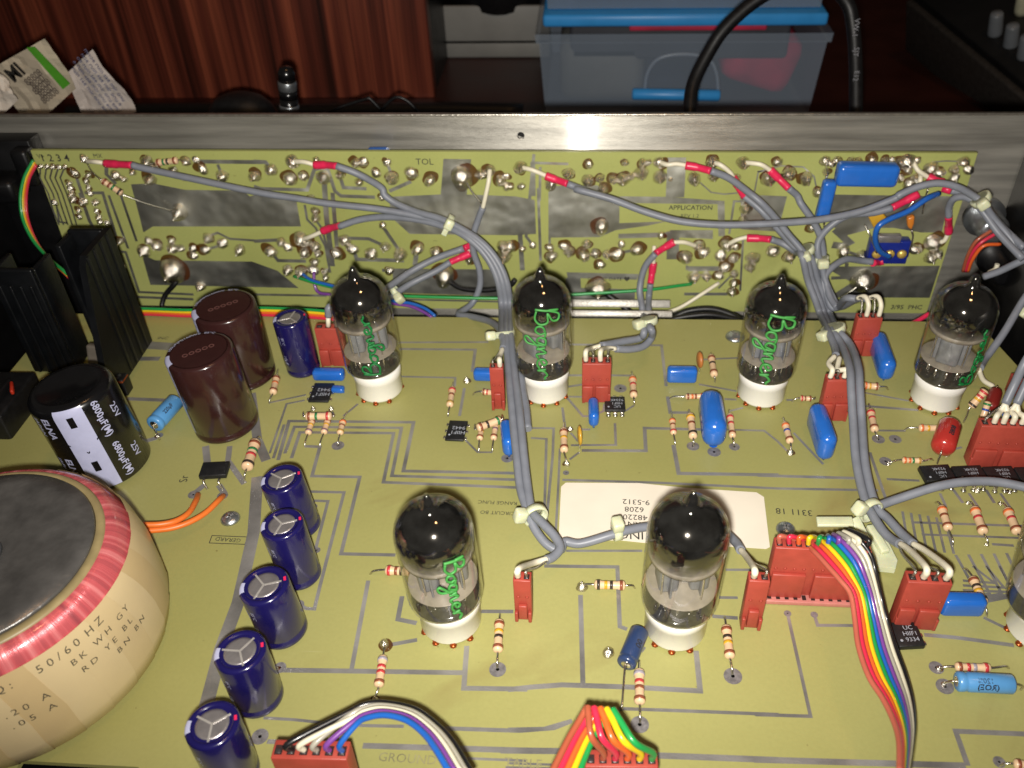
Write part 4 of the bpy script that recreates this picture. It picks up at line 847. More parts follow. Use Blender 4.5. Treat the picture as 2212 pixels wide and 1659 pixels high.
filmx('44', (1505, 425), (1865, 432), 300, 4.8, 'flat blue capacitor beside the four wire red plug at lower right')
filmx('34', (2040, 318), (2110, 318), 268, 3.5, 'small blue capacitor hidden behind the wide red plug at the right')
filmx('32', (640, 112), (745, 118), 70, 3., 'tiny blue capacitor peeping out right of the black chip near the leftmost socket')
def filmd(rc, rear, front, bot, wz, label, m=None):
    b_ = P(*Z(rc, *bot)); h = zat(b_.x, b_.y, Z(rc, *front)[1]); F = P(*Z(rc, *front), h); Rr = P(*Z(rc, *rear), h); T = wz*.26125*mmpx(F)
    d = V((Rr.x-F.x, Rr.y-F.y, 0)); return film(V((F.x, F.y, 0)), V((F.x, F.y, 0))+d, T, h-.8, m or M_blue, label, bev=T*.46, z0=.8)
filmd('33', (1680, 40), (1730, 370), (1712, 590), 205, 'biggest upright blue capacitor, standing left of the third back tube')
filmd('34', (500, 160), (612, 480), (548, 690), 150, 'leaning blue capacitor overlapping a red plug right of the third back tube')
filmd('24', (1005, 1165), (1105, 1450), (1085, 1625), 140, 'blue capacitor standing right of the farthest red plug, near the last back tube')
filmd('33', (705, 120), (712, 285), (710, 405), 88, 'slim blue capacitor standing in front of the four wire red plug')
filmd('32', (2080, 300), (2105, 500), (2095, 650), 108, 'blue capacitor tucked behind the grey cable bundle right of the black chip')
# on the upright board
def filmr(c, L, Hh, D, rot, label):
    t = thing('film_capacitor', label, 'capacitor', c)
    M3 = Matrix.Rotation(rot, 3, 'Y'); MB().box(c, (L, D, Hh), M3, bev=min(D, Hh)*.3, seg=4).build('body', M_blue, t); return t
k = mmpx(rp(1872, 376)); t = filmr(rp(1872, 376, 6), 133*k*.97, 9.2, 7, .02, 'large blue capacitor lying across the upper right of the upright board')
for sx in (-1, 1): c = rp(1872+sx*52, 356, 3); MB().tube([c, c+V((sx*1.5, 0, 1)), c+V((sx*2, 3, 1.5))], .4, 6).build('lead', M_lead, t)
t = filmr(rp(1783, 434, 9), 31*k*.92, 17.8, 5, .03, 'upright blue capacitor hanging below left of the large one on the upright board')
MB().tube([rp(1785, 384, 9), rp(1786, 372, 7), rp(1783, 352, 1)], .45, 6).build('lead', M_lead, t); MB().tube([rp(1780, 480, 9), rp(1781, 492, 6), rp(1790, 500, .5)], .4, 6).build('lead', M_lead, t)
c = PY(817, 326, YB+7); filmr(c+V((0, 0, -3)), 9.2, 8.5, 5, 0, 'blue capacitor showing only its top edge above the upright board')
# red dipped ones
def bead(rc, a, za, b_, zb, wz, m, label, ink=None):
    A, B = P(*Z(rc, *a), za), P(*Z(rc, *b_), zb); r = wz*.26125/2*mmpx(A); d = (B-A); L = d.length; d.normalize()
    t = thing('film_capacitor', label, 'capacitor', (A+B)/2-V((0, 0, r)))
    MB().lathe([(0, 0), (r*.5, .15), (r*.85, .8), (r, 2), (r, L-2), (r*.85, L-.8), (r*.5, L-.15), (0, L)], A, d, 28).build('body', m, t)
    for e, k_ in ((A, -1), (B, 1)): MB().tube([e, e+d*k_*1.4, V((e.x, e.y, -.2))+d*k_*2.2], .35, 6).build('lead', M_lead, t)
    if ink:
        side = (CAM-(A+B)/2).normalized(); side = (side-d*side.dot(d)).normalized(); y = d.cross(side)
        vs, fs = textmesh(ink, 2.3, 'CENTER', .1); o = []
        for q in vs: aa = q.y/r-.35; o.append((A+B)/2+d*q.x+(side*math.cos(aa)+y*math.sin(aa))*(r+.06))
        MB().add(o, fs).build('printed_text', M_ink, t)
bead('34', (1600, 345), 6, (1525, 575), 4.5, 190, M_redcap, 'round ended red capacitor with black stamp, left of the wide red plug', '8085')
bead('34', (1975, 70), 6, (1925, 240), 4, 110, M_dred, 'dark red capacitor behind the standing resistor at the right edge')

# ceramic discs
def disc(A, B, thick, m, label, legs):
    c = (A+B)/2; L = (B-A).length; ax = V((1, .12, 0)).normalized()
    t = thing('ceramic_capacitor', label, 'capacitor', V((c.x, c.y, 0)))
    r = L/2; MB().lathe([(0, -thick*.5), (r*.5, -thick*.48), (r*.85, -thick*.32), (r, 0), (r*.85, thick*.32), (r*.5, thick*.48), (0, thick*.5)], c, ax, 28).build('disc', m, t)
    for q in legs: MB().tube([V((c.x, q.y, c.z-r*.6)), V((c.x, q.y, 1)), V((q.x, q.y, -.2))], .3, 6).build('lead', M_lead, t)
def disc2(rc, top, bot, wz, m, label):
    b_ = P(*Z(rc, *bot)); v = Z(rc, *top)[1]; lo, hi = 2., 14.
    # a disc of diameter h standing on edge: top of the rim seen at v
    for _ in range(30):
        h = (lo+hi)/2; vv = proj((b_.x, b_.y+h*.85, h*.85+.8))[1]
        if vv > v: lo = h
        else: hi = h
    c = b_+V((0, h*.5, h*.5+.8)); disc(c-V((0, 0, h/2)), c+V((0, 0, h/2)), wz*.26125*mmpx(c), m, label, (b_+V((.1, h*.2, 0)), b_+V((-.1, h*.8, 0))))
disc2('23', (1583, 1352), (1585, 1535), 46, M_tan, 'thin tan ceramic disc standing on edge right of a flat blue capacitor')
disc2('33', (582, 365), (592, 585), 38, M_yel, 'thin yellow ceramic disc standing on edge in front of the second back socket')

# ------------------------------------------------------------------ chips
def chip(bl, br_, vt_f, vt_b, rc, label, z0=1.0, txt=None, rot180=True, pins=True, name='chip', cat='chip', front_pins=0, tilt=0.):
    A, B = P(*Z(rc, *bl)), P(*Z(rc, *br_)); x = (B-A).normalized(); y = Z_.cross(x); L = (B-A).length; mid = (A+B)/2
    h = zat(mid.x, mid.y, Z(rc, 0, vt_f)[1]); q = P(Z(rc, (bl[0]+br_[0])/2, 0)[0], Z(rc, 0, vt_b)[1], h); T = max(3., (q-mid).dot(y)); t = thing(name, label, cat, mid+y*T/2)
    M3 = Matrix((x, y, Z_)).transposed(); z0 = min(z0, h*.3)
    MB().box(mid+y*T/2+V((0, 0, (h+z0)/2)), (L, T, h-z0), M3, bev=.25, seg=2).build('body', M_ic, t)
    if pins:
        for s_ in (-1, 1):
            for k in range(3 if not front_pins else front_pins):
                n = 3 if not front_pins else front_pins
                if front_pins:
                    c = mid+x*(L*((k+.5)/n-.5)); y0 = c+(y*-.15 if s_ < 0 else y*(T+.15)); 
                    MB().box(y0+y*(.35*s_)+V((0, 0, h*.55)), (1.5, .9, .3), M3, bev=.08).box(y0+y*(.9*s_)+V((0, 0, h*.27)), (1.3, .35, h*.6), M3, bev=.1).lathe([(1.0, 0), (.75, .5), (0, .9)], y0+y*(1.1*s_)-V((0, 0, y0.z)), n=10).build('pin', M_lead, t)
                else:
                    c = mid+y*(T*(k+.5)/n)+x*(s_*L/2)
                    MB().box(c+x*(s_*.35)+V((0, 0, h*.55)), (.8, 1.3, .28), M3, bev=.06).box(c+x*(s_*.75)+V((0, 0, h*.27)), (.28, .8, h*.6), M3, bev=.06).build('pin', M_lead, t)
    if txt:
        n = len(txt)
        for i, l in enumerate(txt):
            sg = -1 if rot180 else 1
            text(l, T*.24, mid+y*(T*(.5+.24*(i-(n-1)/2)*(1 if rot180 else -1)))+x*L*.1+V((0, 0, h+.02)), x*sg, y*sg, M_icprint, t)
        MB().lathe([(.45, 0), (.3, .01), (0, .01)], mid+x*(-L*.32)+y*T*.25+V((0, 0, h+.01)), n=12).build('pin_one_dot', M_icprint, t)
    return t
chip((450, 188), (618, 190), 165, 15, '32', 'black chip left of the leftmost socket, below a flat blue capacitor', txt=['HIIF1', '9442'])
chip((1580, 505), (1735, 512), 485, 325, '32', 'black chip left of the slanting green banded resistor', txt=['HIIF1', '9442'])
chip((802, 268), (972, 268), 240, 128, '33', 'black chip with three bright front pins before the four wire plug', txt=['UC', 'HIIF1', '9334K'], front_pins=3)
for i, (x, lab) in enumerate(((1375, 'first black chip from the left in the row under the wide red plug'), (1640, 'second black chip from the left in the row under the wide red plug'), (1898, 'third black chip from the left in the row under the wide red plug'), (2160, 'black chip of the row under the wide plug, cut off by the right edge'))):
    chip((x+10, 882+i*7), (x+255, 868+i*9), 820+i*5, 692+i*5, '34', lab, txt=['UC', 'HIIF1', '9334K'], front_pins=3)
chip((1160, 702), (1375, 690), 650, 445, '44', 'black chip at lower right, touching the rainbow ribbon', txt=['UC', 'HIIF1', '9334'], rot180=False)
t = chip((1655, 832), (1880, 820), 780, 668, '31', 'flat black rectifier with two legs above the orange wires', pins=False, name='bridge_rectifier', cat='rectifier')
for x in (1690, 1815): a_, b_ = P(*Z('31', x, 812), 2.5), P(*Z('31', x+25, 895), 0); MB().tube([a_, a_+V((0, -1.2, -.2)), b_], .42, 6).build('leg', M_lead, t)

# ------------------------------------------------------------------ screws and sticker
for u, v, lab in ((498, 1121, 'zinc screw head on the board beside the orange wires'), (1697, 1144, 'zinc screw head between paper sticker and the wide ribbon plug'), (1588, 728, 'zinc screw head at the rear, left of the third back tube'), (262, 782, 'screw head at the rear left between the black heat sinks')):
    c = P(u, v); t = thing('screw', lab, 'screw', c); r = 21*mmpx(c)
    MB().lathe([(r, 0), (r*.97, .5), (r*.75, 1.2), (r*.35, 1.6), (0, 1.65)], c, n=32).build('head', M_zinc, t)
    for a in (0.6, 2.17): MB().box(c+V((0, 0, 1.62)), (r*.8, .5, .2), Matrix.Rotation(a, 3, 'Z')).build('cross_slot', M_trace, t)
st = thing('paper_sticker', 'worn white paper sticker with upside down print under the unsigned front tube', 'sticker', P(1430, 1110))
ol = [(1222, 1043), (1380, 1044), (1480, 1054), (1634, 1064), (1650, 1074), (1663, 1182), (1655, 1186), (1560, 1180), (1480, 1182), (1345, 1168), (1225, 1166), (1207, 1158), (1212, 1052)]
MB().prism([P(u, v, .22) for u, v in ol], (0, 0, .12)).build('paper', M_label, st)
def stext(body, size, u, v, ang=177.5):
    a = math.radians(ang); text(body, size, P(u, v, .38), (math.cos(a), math.sin(a), 0), (-math.sin(a), math.cos(a), 0), M_sink, st)
stext('EG         N INC', 4.6, 1440, 1158, 179); stext('48220', 3.2, 1372, 1117); stext('6208', 3.2, 1370, 1100); stext('9-5312', 3.2, 1374, 1084); stext('RN', 3.2, 1370, 1132)

# ------------------------------------------------------------------ red connectors
def plug(fl_, fr_, vt_f, vt_b, pins, label, rc=None, ledge=.42, row=None):
    c_ = (lambda p: Z(rc, *p)) if rc else (lambda p: p)
    A, B = P(*c_(fl_), .3), P(*c_(fr_), .3); x = (B-A).normalized(); y = Z_.cross(x); L = (B-A).length; mid = (A+B)/2
    vtf = c_((0, vt_f))[1]; vtb = c_((0, vt_b))[1]
    h = zat(mid.x, mid.y, vtf); um = proj((mid.x, mid.y, h))[0]; q = P(um, vtb, h); T = max(3.5, (q-mid).dot(y)); M3 = Matrix((x, y, Z_)).transposed()
    t = thing('connector', label, 'connector', mid+y*T/2, 'red wire connectors')
    MB().box(mid+y*T/2+V((0, 0, h/2)), (L, T, h), M3, bev=.28, seg=2).build('housing', M_conn, t)
    b = MB(); hl = h*ledge
    if L > 9:
        w1 = L*.36; w2 = L*.46
        b.box(mid+x*(-L*.30+.0)-y*.55+V((0, 0, hl/2+.6)), (w1, 1.3, hl), M3, bev=.3).box(mid+x*(L*.20)-y*.55+V((0, 0, hl/2+.6)), (w2, 1.3, hl), M3, bev=.3)
    else: b.box(mid-y*.55+V((0, 0, hl/2+1.)), (L*.5, 1.3, hl*.8), M3, bev=.3)
    for s_ in (-1, 1): b.box(mid+x*(s_*(L/2-.55))-y*.5+V((0, 0, h*.13)), (1., 1.2, h*.24), M3, bev=.25)
    b.build('latch_ridge', M_conn, t)
    b = MB()
    for k in range(max(2, pins)): b.lathe([(.5, 0), (.3, .22), (0, .3)], mid+x*(L*((k+.5)/max(2, pins)-.5))+V((0, 0, h*.6))-y*.0, -y, 8)
    b.build('moulded_bump', M_conn, t)
    tops = []
    for k in range(pins):
        c = mid+x*(L*((k+.5)/pins-.5))+y*T*.45+V((0, 0, h)); w_ = L/pins*.62
        MB().box(c+V((0, 0, .02)), (w_, T*.5, .12), M3).build('pocket', M_hole, t)
        MB().box(c+V((0, 0, .12))-y*T*.08, (w_*.62, T*.26, .35), M3, bev=.08).build('contact', M_contact, t); tops.append(c)
    return t, tops, x, y, h
C1 = plug((696, 790), (752, 790), 712, 700, 3, 'red connector half hidden behind the leftmost back tube')
C2 = plug((1063, 884), (1092, 884), 798, 786, 2, 'slim red two wire connector pressed against the grey bundle in the back row')
C3 = plug((1257, 868), (1318, 868), 788, 772, 4, 'red four wire connector right of the second back tube')
C4 = plug((1834, 769), (1886, 769), 690, 677, 4, 'farthest red four wire connector, at the rear edge right of the third back tube')
C5 = plug((1768, 908), (1826, 908), 824, 808, 4, 'red four wire connector overlapped by a leaning blue capacitor')
C6 = plug((2088, 1006), (2222, 1012), 925, 906, 7, 'wide red connector with several white wires at the right edge')
C7 = plug((1113, 1338), (1150, 1340), 1257, 1238, 2, 'slim red two wire connector between the two front tubes')
C8 = plug((1598, 1355), (1642, 1358), 1258, 1240, 2, 'slim red two wire connector beside the ribbon plug')
C9 = plug((1652, 1288), (1850, 1298), 1190, 1166, 10, 'wide red connector with the rainbow ribbon plugged in', ledge=.5)
C10 = plug((1926, 1352), (2018, 1358), 1262, 1236, 4, 'red four wire connector right of the rainbow ribbon')
C11 = plug((Z('42', 262, 0)[0]+6, 1732), (Z('42', 880, 0)[0], 1736), Z('42', 0, 1592)[1], Z('42', 0, 1432)[1], 6, 'red connector cut by the bottom edge with blue, violet, white and black wires')
C12 = plug((Z('43', 612, 0)[0]+4, 1752), (Z('43', 1222, 0)[0]-6, 1754), Z('43', 0, 1660)[1], Z('43', 0, 1512)[1], 6, 'red connector cut by the bottom edge with folded orange and green ribbon')
C13 = plug((2176, 856), (2226, 858), 822, 808, 3, 'red connector behind grey cables at the right edge, rear of the wide one')
t9 = C9[0]; A, B = P(1650, 1296, .1), P(1838, 1304, .1); bb = MB(); x9 = (B-A).normalized(); y9 = Z_.cross(x9)
bb.box((A+B)/2+V((0, 0, .9)), ((B-A).length, 3.2, 1.6), Matrix((x9, y9, Z_)).transposed(), bev=.2); bb.build('header_base', mat('pinkish header', 'c07a72', .4, 0, .1), t9)
for k in range(10): MB().box(A+(B-A)*((k+.5)/10)+V((0, 0, 1.75)), (1.1, 1.6, .25)).build('header_slot', M_hole, t9)

# ------------------------------------------------------------------ cables
CR = 1.42
def cable(label, path, r=CR, sleeves=(), cores=(), drains=(), m=None, group='grey shielded cables', name='shielded_cable'):
    t = thing(name, label, 'cable', path[0], group)
    MB().tube(path, r, 10, 6).build('jacket', m or M_grey, t)
    for s_ in sleeves: MB().tube(s_, r*1.16, 10, 6, rr=lambda q: r*1.18*(1 if q < .45 else .86)).build('shrink_sleeve', M_heat, t)
    for c in cores: MB().tube(c, r*.66, 8, 6).build('core_wire', M_white, t)
    for c in drains: MB().tube(c, r*.3, 6, 6).build('drain_wire', M_braid, t)
    return t
def drop(top, dz=0.): return [top+V((0, 0, 3+dz)), top+V((0, 0, -.4))]
b1, b5, b8 = bk(4), bk(8), bk(14)
# --- from the upright board, left bundle
L1 = zp('11', [(1090, 1365, b5), (1250, 1405, b5)])+zp('12', [(0, 1585, bk(9)), (350, 1640, bk(9))])+zp('22', [(600, 128, bk(9)), (1000, 172, bk(9)), (1300, 222, bk(10)), (1560, 285, bk(12))])
LB = lambda dx, dz=0: zp('22', [(1760+dx, 385, bk(17)), (1900+dx, 500, bk(20)), (2000+dx, 640, bk(23)), (2060+dx, 800, bk(26)), (2085+dx, 1000, bk(29)), (2085+dx, 1200, 15)])
def tail(dx, z): return zp('33', [(15+dx*.75, -120, 15+z), (50+dx, 250, 14+z), (85+dx, 600, 12+z), (120+dx, 900, 10+z)])
cable('grey cable soldered at far left of the upright board with red sleeve', L1+LB(0)+tail(-15, 0)+zp('33', [(170, 1090, 9), (220, 1220, 7), (320, 1350, 5), (430, 1400, 4), (470, 1330, 4), (600, 1345, 4), (850, 1275, 6), (1000, 1232, 6), (1200, 1200, 5), (1500, 1180, 4), (1750, 1230, 5), (1880, 1330, 7), (1925, 1400, 9)]),
      sleeves=[zp('11', [(870, 1352, bk(4)), (980, 1360, bk(6)), (1095, 1366, b5)])], cores=[zp('11', [(720, 1335, bk(1.5)), (790, 1338, bk(5)), (880, 1350, bk(4))]), [P(*Z('33', 1925, 1395), 9), P(*Z('33', 1975, 1460), 13), C8[1][0]+V((-.2, 0, 3)), C8[1][0]]], drains=[[P(*Z('33', 1935, 1400), 9), P(*Z('33', 2020, 1500), 13), C8[1][1]+V((0, 0, 3)), C8[1][1]]])
cable('grey cable with red sleeve starting above the left big copper area', zp('12', [(680, 1372, b5), (860, 1440, b5), (1050, 1550, bk(6))])+zp('22', [(1080, 60, bk(7)), (1180, 130, bk(8)), (1350, 200, bk(10)), (1560, 262, bk(13))])+LB(34)+tail(45, .6)+zp('33', [(200, 1080, 10), (290, 1180, 10), (390, 1290, 9), (430, 1380, 8.5), (380, 1450, 8.5), (320, 1480, 9)]),
      sleeves=[zp('12', [(500, 1365, bk(4)), (600, 1365, bk(5)), (690, 1375, b5)])], cores=[zp('12', [(330, 1335, bk(1.5)), (420, 1340, bk(4)), (510, 1366, bk(4))]), [P(*Z('33', 330, 1470), 9), P(*Z('33', 200, 1510), 11), C7[1][0]+V((.3, 0, 3.2)), C7[1][0]]], drains=[[P(*Z('33', 330, 1480), 9), P(*Z('33', 240, 1545), 11), C7[1][1]+V((0, 0, 2.5)), C7[1][1]]])
cable('grey cable with red sleeve rising from lower left of the upright board', zp('22', [(700, 320, b5), (880, 262, bk(7)), (1100, 240, bk(8)), (1350, 262, bk(10)), (1560, 315, bk(13))])+LB(-36)+zp('22', [(2065, 1270, 16)])[-1:]+zp('22', [(2060, 1330, 16)]),
      sleeves=[zp('22', [(566, 358, bk(4)), (640, 330, bk(5)), (715, 312, b5)])], cores=[zp('22', [(400, 425, bk(1.5)), (470, 402, bk(4)), (575, 355, bk(4))]), [zp('22', [(2055, 1330, 16)])[0], P(*Z('22', 2030, 1400), 17.5), C2[1][1]+V((0, 0, 3)), C2[1][1]]], drains=[[zp('22', [(2040, 1340, 16)])[0], P(*Z('22', 1990, 1420), 17.5), C2[1][0]+V((0, 0, 2.5)), C2[1][0]]])
for k_, (dx, dy, lb) in enumerate(((0, 0, 'upper of two grey cables running down behind the leftmost back tube'), (-10, 95, 'lower of two grey cables running down behind the leftmost back tube'))):
    st_ = (1800, 490) if k_ == 0 else (1620, 620)
    path = zp('22', [(1735 if k_ == 0 else 1625, 500 if k_ == 0 else 612, bk(8)), (1500, 585 if k_ == 0 else 690, bk(10)), (1300, 690 if k_ == 0 else 790, bk(14)), (1140, 800 if k_ == 0 else 890, bk(22)), (1000, 900+k_*60, bk(34)), (850, 1010+k_*40, bk(46))])+[C1[1][1+k_]+V((2, 2, 8)), C1[1][1+k_]+V((.5, 1, 4))]
    sl = zp('22', [(1820, 465, bk(5)), (1780, 480, bk(6)), (1735, 500, bk(8))]) if k_ == 0 else zp('22', [(1790, 540, bk(5)), (1700, 580, bk(6)), (1620, 615, bk(8))])
    cable(lb, path, sleeves=[sl], cores=[zp('22', [(1830, 525+k_*10, bk(1.5)), (1800, 520+k_*20, bk(4)), (1770, 500+k_*50, bk(5))]), [C1[1][1+k_]+V((.5, 1, 4.5)), C1[1][1+k_]]])
cable('grey cable with long white core hanging from a big solder blob', zp('22', [(1893, 160, bk(6)), (1850, 270, bk(6)), (1812, 400, bk(7)), (1815, 530, bk(7)), (1865, 680, bk(8)), (1865, 820, bk(9)), (1800, 960, bk(12)), (1690, 1045, bk(20)), (1800, 1065, bk(26)), (1960, 1110, 6), (2050, 1190, 11), (2085, 1260, 12)])+zp('33', [(95, -80, 12), (120, 80, 11), (150, 240, 10), (165, 400, 9)]), cores=[zp('12', [(1950, 1405, bk(2)), (1940, 1500, bk(5)), (1915, 1620, bk(6))])+zp('22', [(1893, 165, bk(6))])])
# --- middle
M7 = zp('13', [(490, 1520, b5), (700, 1600, bk(8))])+zp('23', [(560, 10, bk(11)), (850, 90, bk(14)), (1130, 195, bk(16)), (1420, 275, bk(18)), (1750, 305, bk(19)), (2060, 300, bk(19))])+zp('24', [(200, 290, bk(19)), (520, 262, bk(18)), (850, 195, bk(16)), (1130, 90, bk(15))])+zp('14', [(1180, 1610, bk(15)), (1330, 1545, bk(14)), (1500, 1515, bk(14)), (1660, 1550, bk(15)), (1800, 1630, bk(16))])+zp('24', [(1870, 130, bk(18)), (1960, 260, bk(20)), (2080, 400, bk(24)), (2240, 620, bk(32))])
cable('longest grey cable, sagging across the middle of the upright board to the right', M7, sleeves=[zp('13', [(312, 1455, bk(4)), (400, 1487, bk(5)), (495, 1521, b5)])], cores=[zp('13', [(110, 1385, bk(1.5)), (200, 1405, bk(4)), (320, 1455, bk(4))])])
RBn = lambda dx, o=0: zp('24', [(395+dx*.8, 560, bk(18+o)), (450+dx, 760, bk(20+o)), (510+dx, 920, bk(23+o)), (560+dx, 1060, bk(27+o)), (620+dx, 1180, 16)])
def rtail(dx, z): return zp('24', [(700+dx, 1300, 17-z), (762+dx, 1480, 22-z)])+zp('34', [(775+dx, 60, 21-z), (793+dx, 350, 15-z), (815+dx, 650, 11), (865+dx, 900, 9), (925+dx, 1060, 8)])
cable('grey cable with red sleeve right of centre, joining the right bundle', zp('13', [(1675, 1412, b5), (1830, 1475, bk(8)), (2000, 1600, bk(9))])+zp('24', [(40, 130, bk(11)), (150, 250, bk(12)), (260, 390, bk(14))])+RBn(0)+rtail(0, 0)+zp('34', [(1030, 1230, 8), (1110, 1310, 9), (1180, 1350, 11)]), sleeves=[zp('13', [(1468, 1368, bk(4)), (1570, 1385, bk(5)), (1680, 1415, b5)])],
      cores=[zp('13', [(1265, 1345, bk(1.5)), (1320, 1362, bk(4)), (1390, 1355, bk(4)), (1475, 1368, bk(4))]), [P(*Z('34', 1180, 1345), 11), P(*Z('34', 1260, 1400), 15), C10[1][1]+V((-.2, 0, 4)), C10[1][1]]], drains=[[P(*Z('34', 1170, 1360), 11), P(*Z('34', 1205, 1440), 14), C10[1][0]+V((0, 0, 3)), C10[1][0]]])
cable('grey cable with red sleeve half hidden under its neighbour right of centre', zp('13', [(1950, 1620, bk(5)), (2050, 1700, bk(7))])+zp('24', [(60, 215, bk(9)), (180, 350, bk(11)), (300, 480, bk(13))])+RBn(48, -2)+rtail(72, 1)+zp('34', [(1080, 1140, 8), (1180, 1250, 9), (1290, 1350, 11)]), sleeves=[zp('13', [(1860, 1465, bk(4)), (1905, 1545, bk(5)), (1952, 1625, bk(5))])],
      cores=[zp('13', [(1700, 1345, bk(1.5)), (1760, 1365, bk(4)), (1830, 1420, bk(4)), (1865, 1470, bk(4))]), [P(*Z('34', 1285, 1345), 11), P(*Z('34', 1400, 1410), 15), C10[1][3]+V((-.2, 0, 4)), C10[1][3]]], drains=[[P(*Z('34', 1290, 1360), 11), P(*Z('34', 1340, 1500), 14), C10[1][2]+V((0, 0, 3)), C10[1][2]]])
cable('grey cable with red sleeve just left of the upright blue capacitor', zp('14', [(255, 1555, b5), (330, 1620, bk(7))])+zp('24', [(360, 130, bk(9)), (450, 260, bk(11)), (520, 400, bk(12)), (545, 560, bk(13)), (520, 690, bk(15)), (560, 850, bk(20)), (610, 980, bk(24)), (670, 985, bk(27))])+[C4[1][0]+V((-4, 9, 2)), C4[1][0]+V((-1, 6, 4))], sleeves=[zp('14', [(105, 1405, bk(4)), (180, 1480, bk(5)), (262, 1560, b5)])], cores=[zp('13', [(1950, 1345, bk(1.5)), (2030, 1350, bk(4))])+zp('14', [(40, 1365, bk(5)), (112, 1412, bk(4))]), [C4[1][0]+V((-.5, 6, 4.2)), C4[1][1]+V((-1, 3.5, 6.5)), C4[1][1]+V((0, .5, 4.5)), C4[1][1]]], drains=[[C4[1][0]+V((-.5, 6, 4.2)), C4[1][0]+V((0, 3, 6)), C4[1][0]+V((0, .3, 3)), C4[1][0]]])
cable('grey cable with red sleeve leaving lower middle of the upright board', zp('24', [(110, 425, b5), (210, 460, bk(8)), (320, 530, bk(12))])+RBn(-34, 2)+zp('24', [(640, 1320, 17), (650, 1390, 19)]), sleeves=[zp('23', [(1975, 415, bk(4)), (2080, 418, bk(5))])+zp('24', [(112, 426, b5)])], cores=[zp('23', [(1815, 470, bk(1.5)), (1890, 430, bk(4)), (1985, 405, bk(4))]), [P(*Z('24', 640, 1390), 21), P(*Z('24', 590, 1450), 21), C5[1][0]+V((.4, .5, 3)), C5[1][0]], [P(*Z('24', 680, 1400), 20), P(*Z('24', 665, 1500), 20), C5[1][2]+V((.4, .5, 3)), C5[1][2]]], drains=[[P(*Z('24', 650, 1400), 20), P(*Z('24', 620, 1500), 20), C5[1][1]+V((0, 0, 3)), C5[1][1]]])
PB = zp('23', [(1222, 540, b5), (1130, 660, bk(8)), (1090, 830, bk(11)), (1105, 960, bk(16)), (1125, 1070, bk(24)), (1175, 1150, 18), (1190, 1230, 13), (1120, 1310, 11), (1000, 1335, 12), (890, 1330, 14)])
cable('grey cable with printed dots curling into the four wire plug, red sleeve on top', PB, sleeves=[zp('23', [(1375, 445, bk(5)), (1300, 490, bk(5)), (1222, 540, b5)])], cores=[zp('23', [(1555, 480, bk(1.5)), (1460, 450, bk(4)), (1370, 450, bk(5))]), [PB[-1], P(*Z('23', 810, 1325), 16), C3[1][2]+V((0, .5, 4)), C3[1][2]]], drains=[[PB[-1], P(*Z('23', 835, 1340), 16), C3[1][3]+V((0, 0, 3)), C3[1][3]]])
PB2 = zp('23', [(1178, 790, b5), (1165, 900, bk(9)), (1162, 1000, bk(16)), (1165, 1080, bk(24)), (1130, 1170, 15), (1100, 1240, 12), (950, 1270, 13), (770, 1305, 16)])
cable('second grey cable into the four wire plug, red sleeve hanging downwards', PB2, sleeves=[zp('23', [(1203, 620, bk(4)), (1190, 710, bk(5)), (1178, 792, b5)])], cores=[zp('23', [(1210, 480, bk(1.5)), (1205, 560, bk(4)), (1203, 630, bk(4))]), [PB2[-1], P(*Z('23', 690, 1330), 15), C3[1][0]+V((0, .5, 4)), C3[1][0]]], drains=[[PB2[-1], P(*Z('23', 700, 1350), 15), C3[1][1]+V((0, 0, 3)), C3[1][1]]])
# --- right end
cable('grey cable with red sleeve pointing at bare silver wires near the yellow disc', zp('24', [(1115, 165, bk(11)), (960, 205, bk(11)), (750, 228, bk(11)), (600, 320, bk(12)), (510, 430, bk(13)), (500, 540, bk(15)), (535, 650, bk(16)), (560, 760, bk(18)), (620, 900, bk(22)), (680, 985, bk(26))])+[C4[1][2]+V((-4, 9, 2)), C4[1][2]+V((-1.5, 6, 4))], sleeves=[zp('24', [(1330, 52, bk(8)), (1220, 110, bk(9)), (1112, 165, bk(11))])], cores=[zp('14', [(1350, 1440, bk(2)), (1345, 1520, bk(5))]), [C4[1][2]+V((-1, 6, 4.2)), C4[1][3]+V((-1, 3.5, 6.5)), C4[1][3]+V((0, .5, 4.5)), C4[1][3]]], drains=[[C4[1][2]+V((-1, 6, 4.2)), C4[1][2]+V((0, 3, 6)), C4[1][2]+V((0, 0, 3)), C4[1][2]]])
cable('short grey cable with red sleeve below the blue trimmer', zp('24', [(955, 612, b5), (850, 600, bk(8)), (740, 590, bk(11)), (640, 640, bk(14)), (565, 720, bk(17)), (570, 800, bk(19)), (610, 920, bk(24)), (660, 990, bk(29))]), sleeves=[zp('24', [(1040, 605, bk(4)), (1000, 615, bk(4)), (955, 622, b5)])])
cable('grey cable with red sleeve hanging at right end of the upright board', zp('24', [(1582, 240, b5), (1585, 160, bk(8)), (1625, 90, bk(10)), (1710, 75, bk(12)), (1800, 120, bk(15)), (1890, 230, bk(19)), (2000, 380, bk(24)), (2200, 590, bk(34))]), sleeves=[zp('24', [(1580, 372, bk(3)), (1582, 310, bk(4)), (1582, 235, b5)])], cores=[zp('24', [(1455, 455, bk(1.5)), (1540, 440, bk(3)), (1578, 375, bk(3))])])
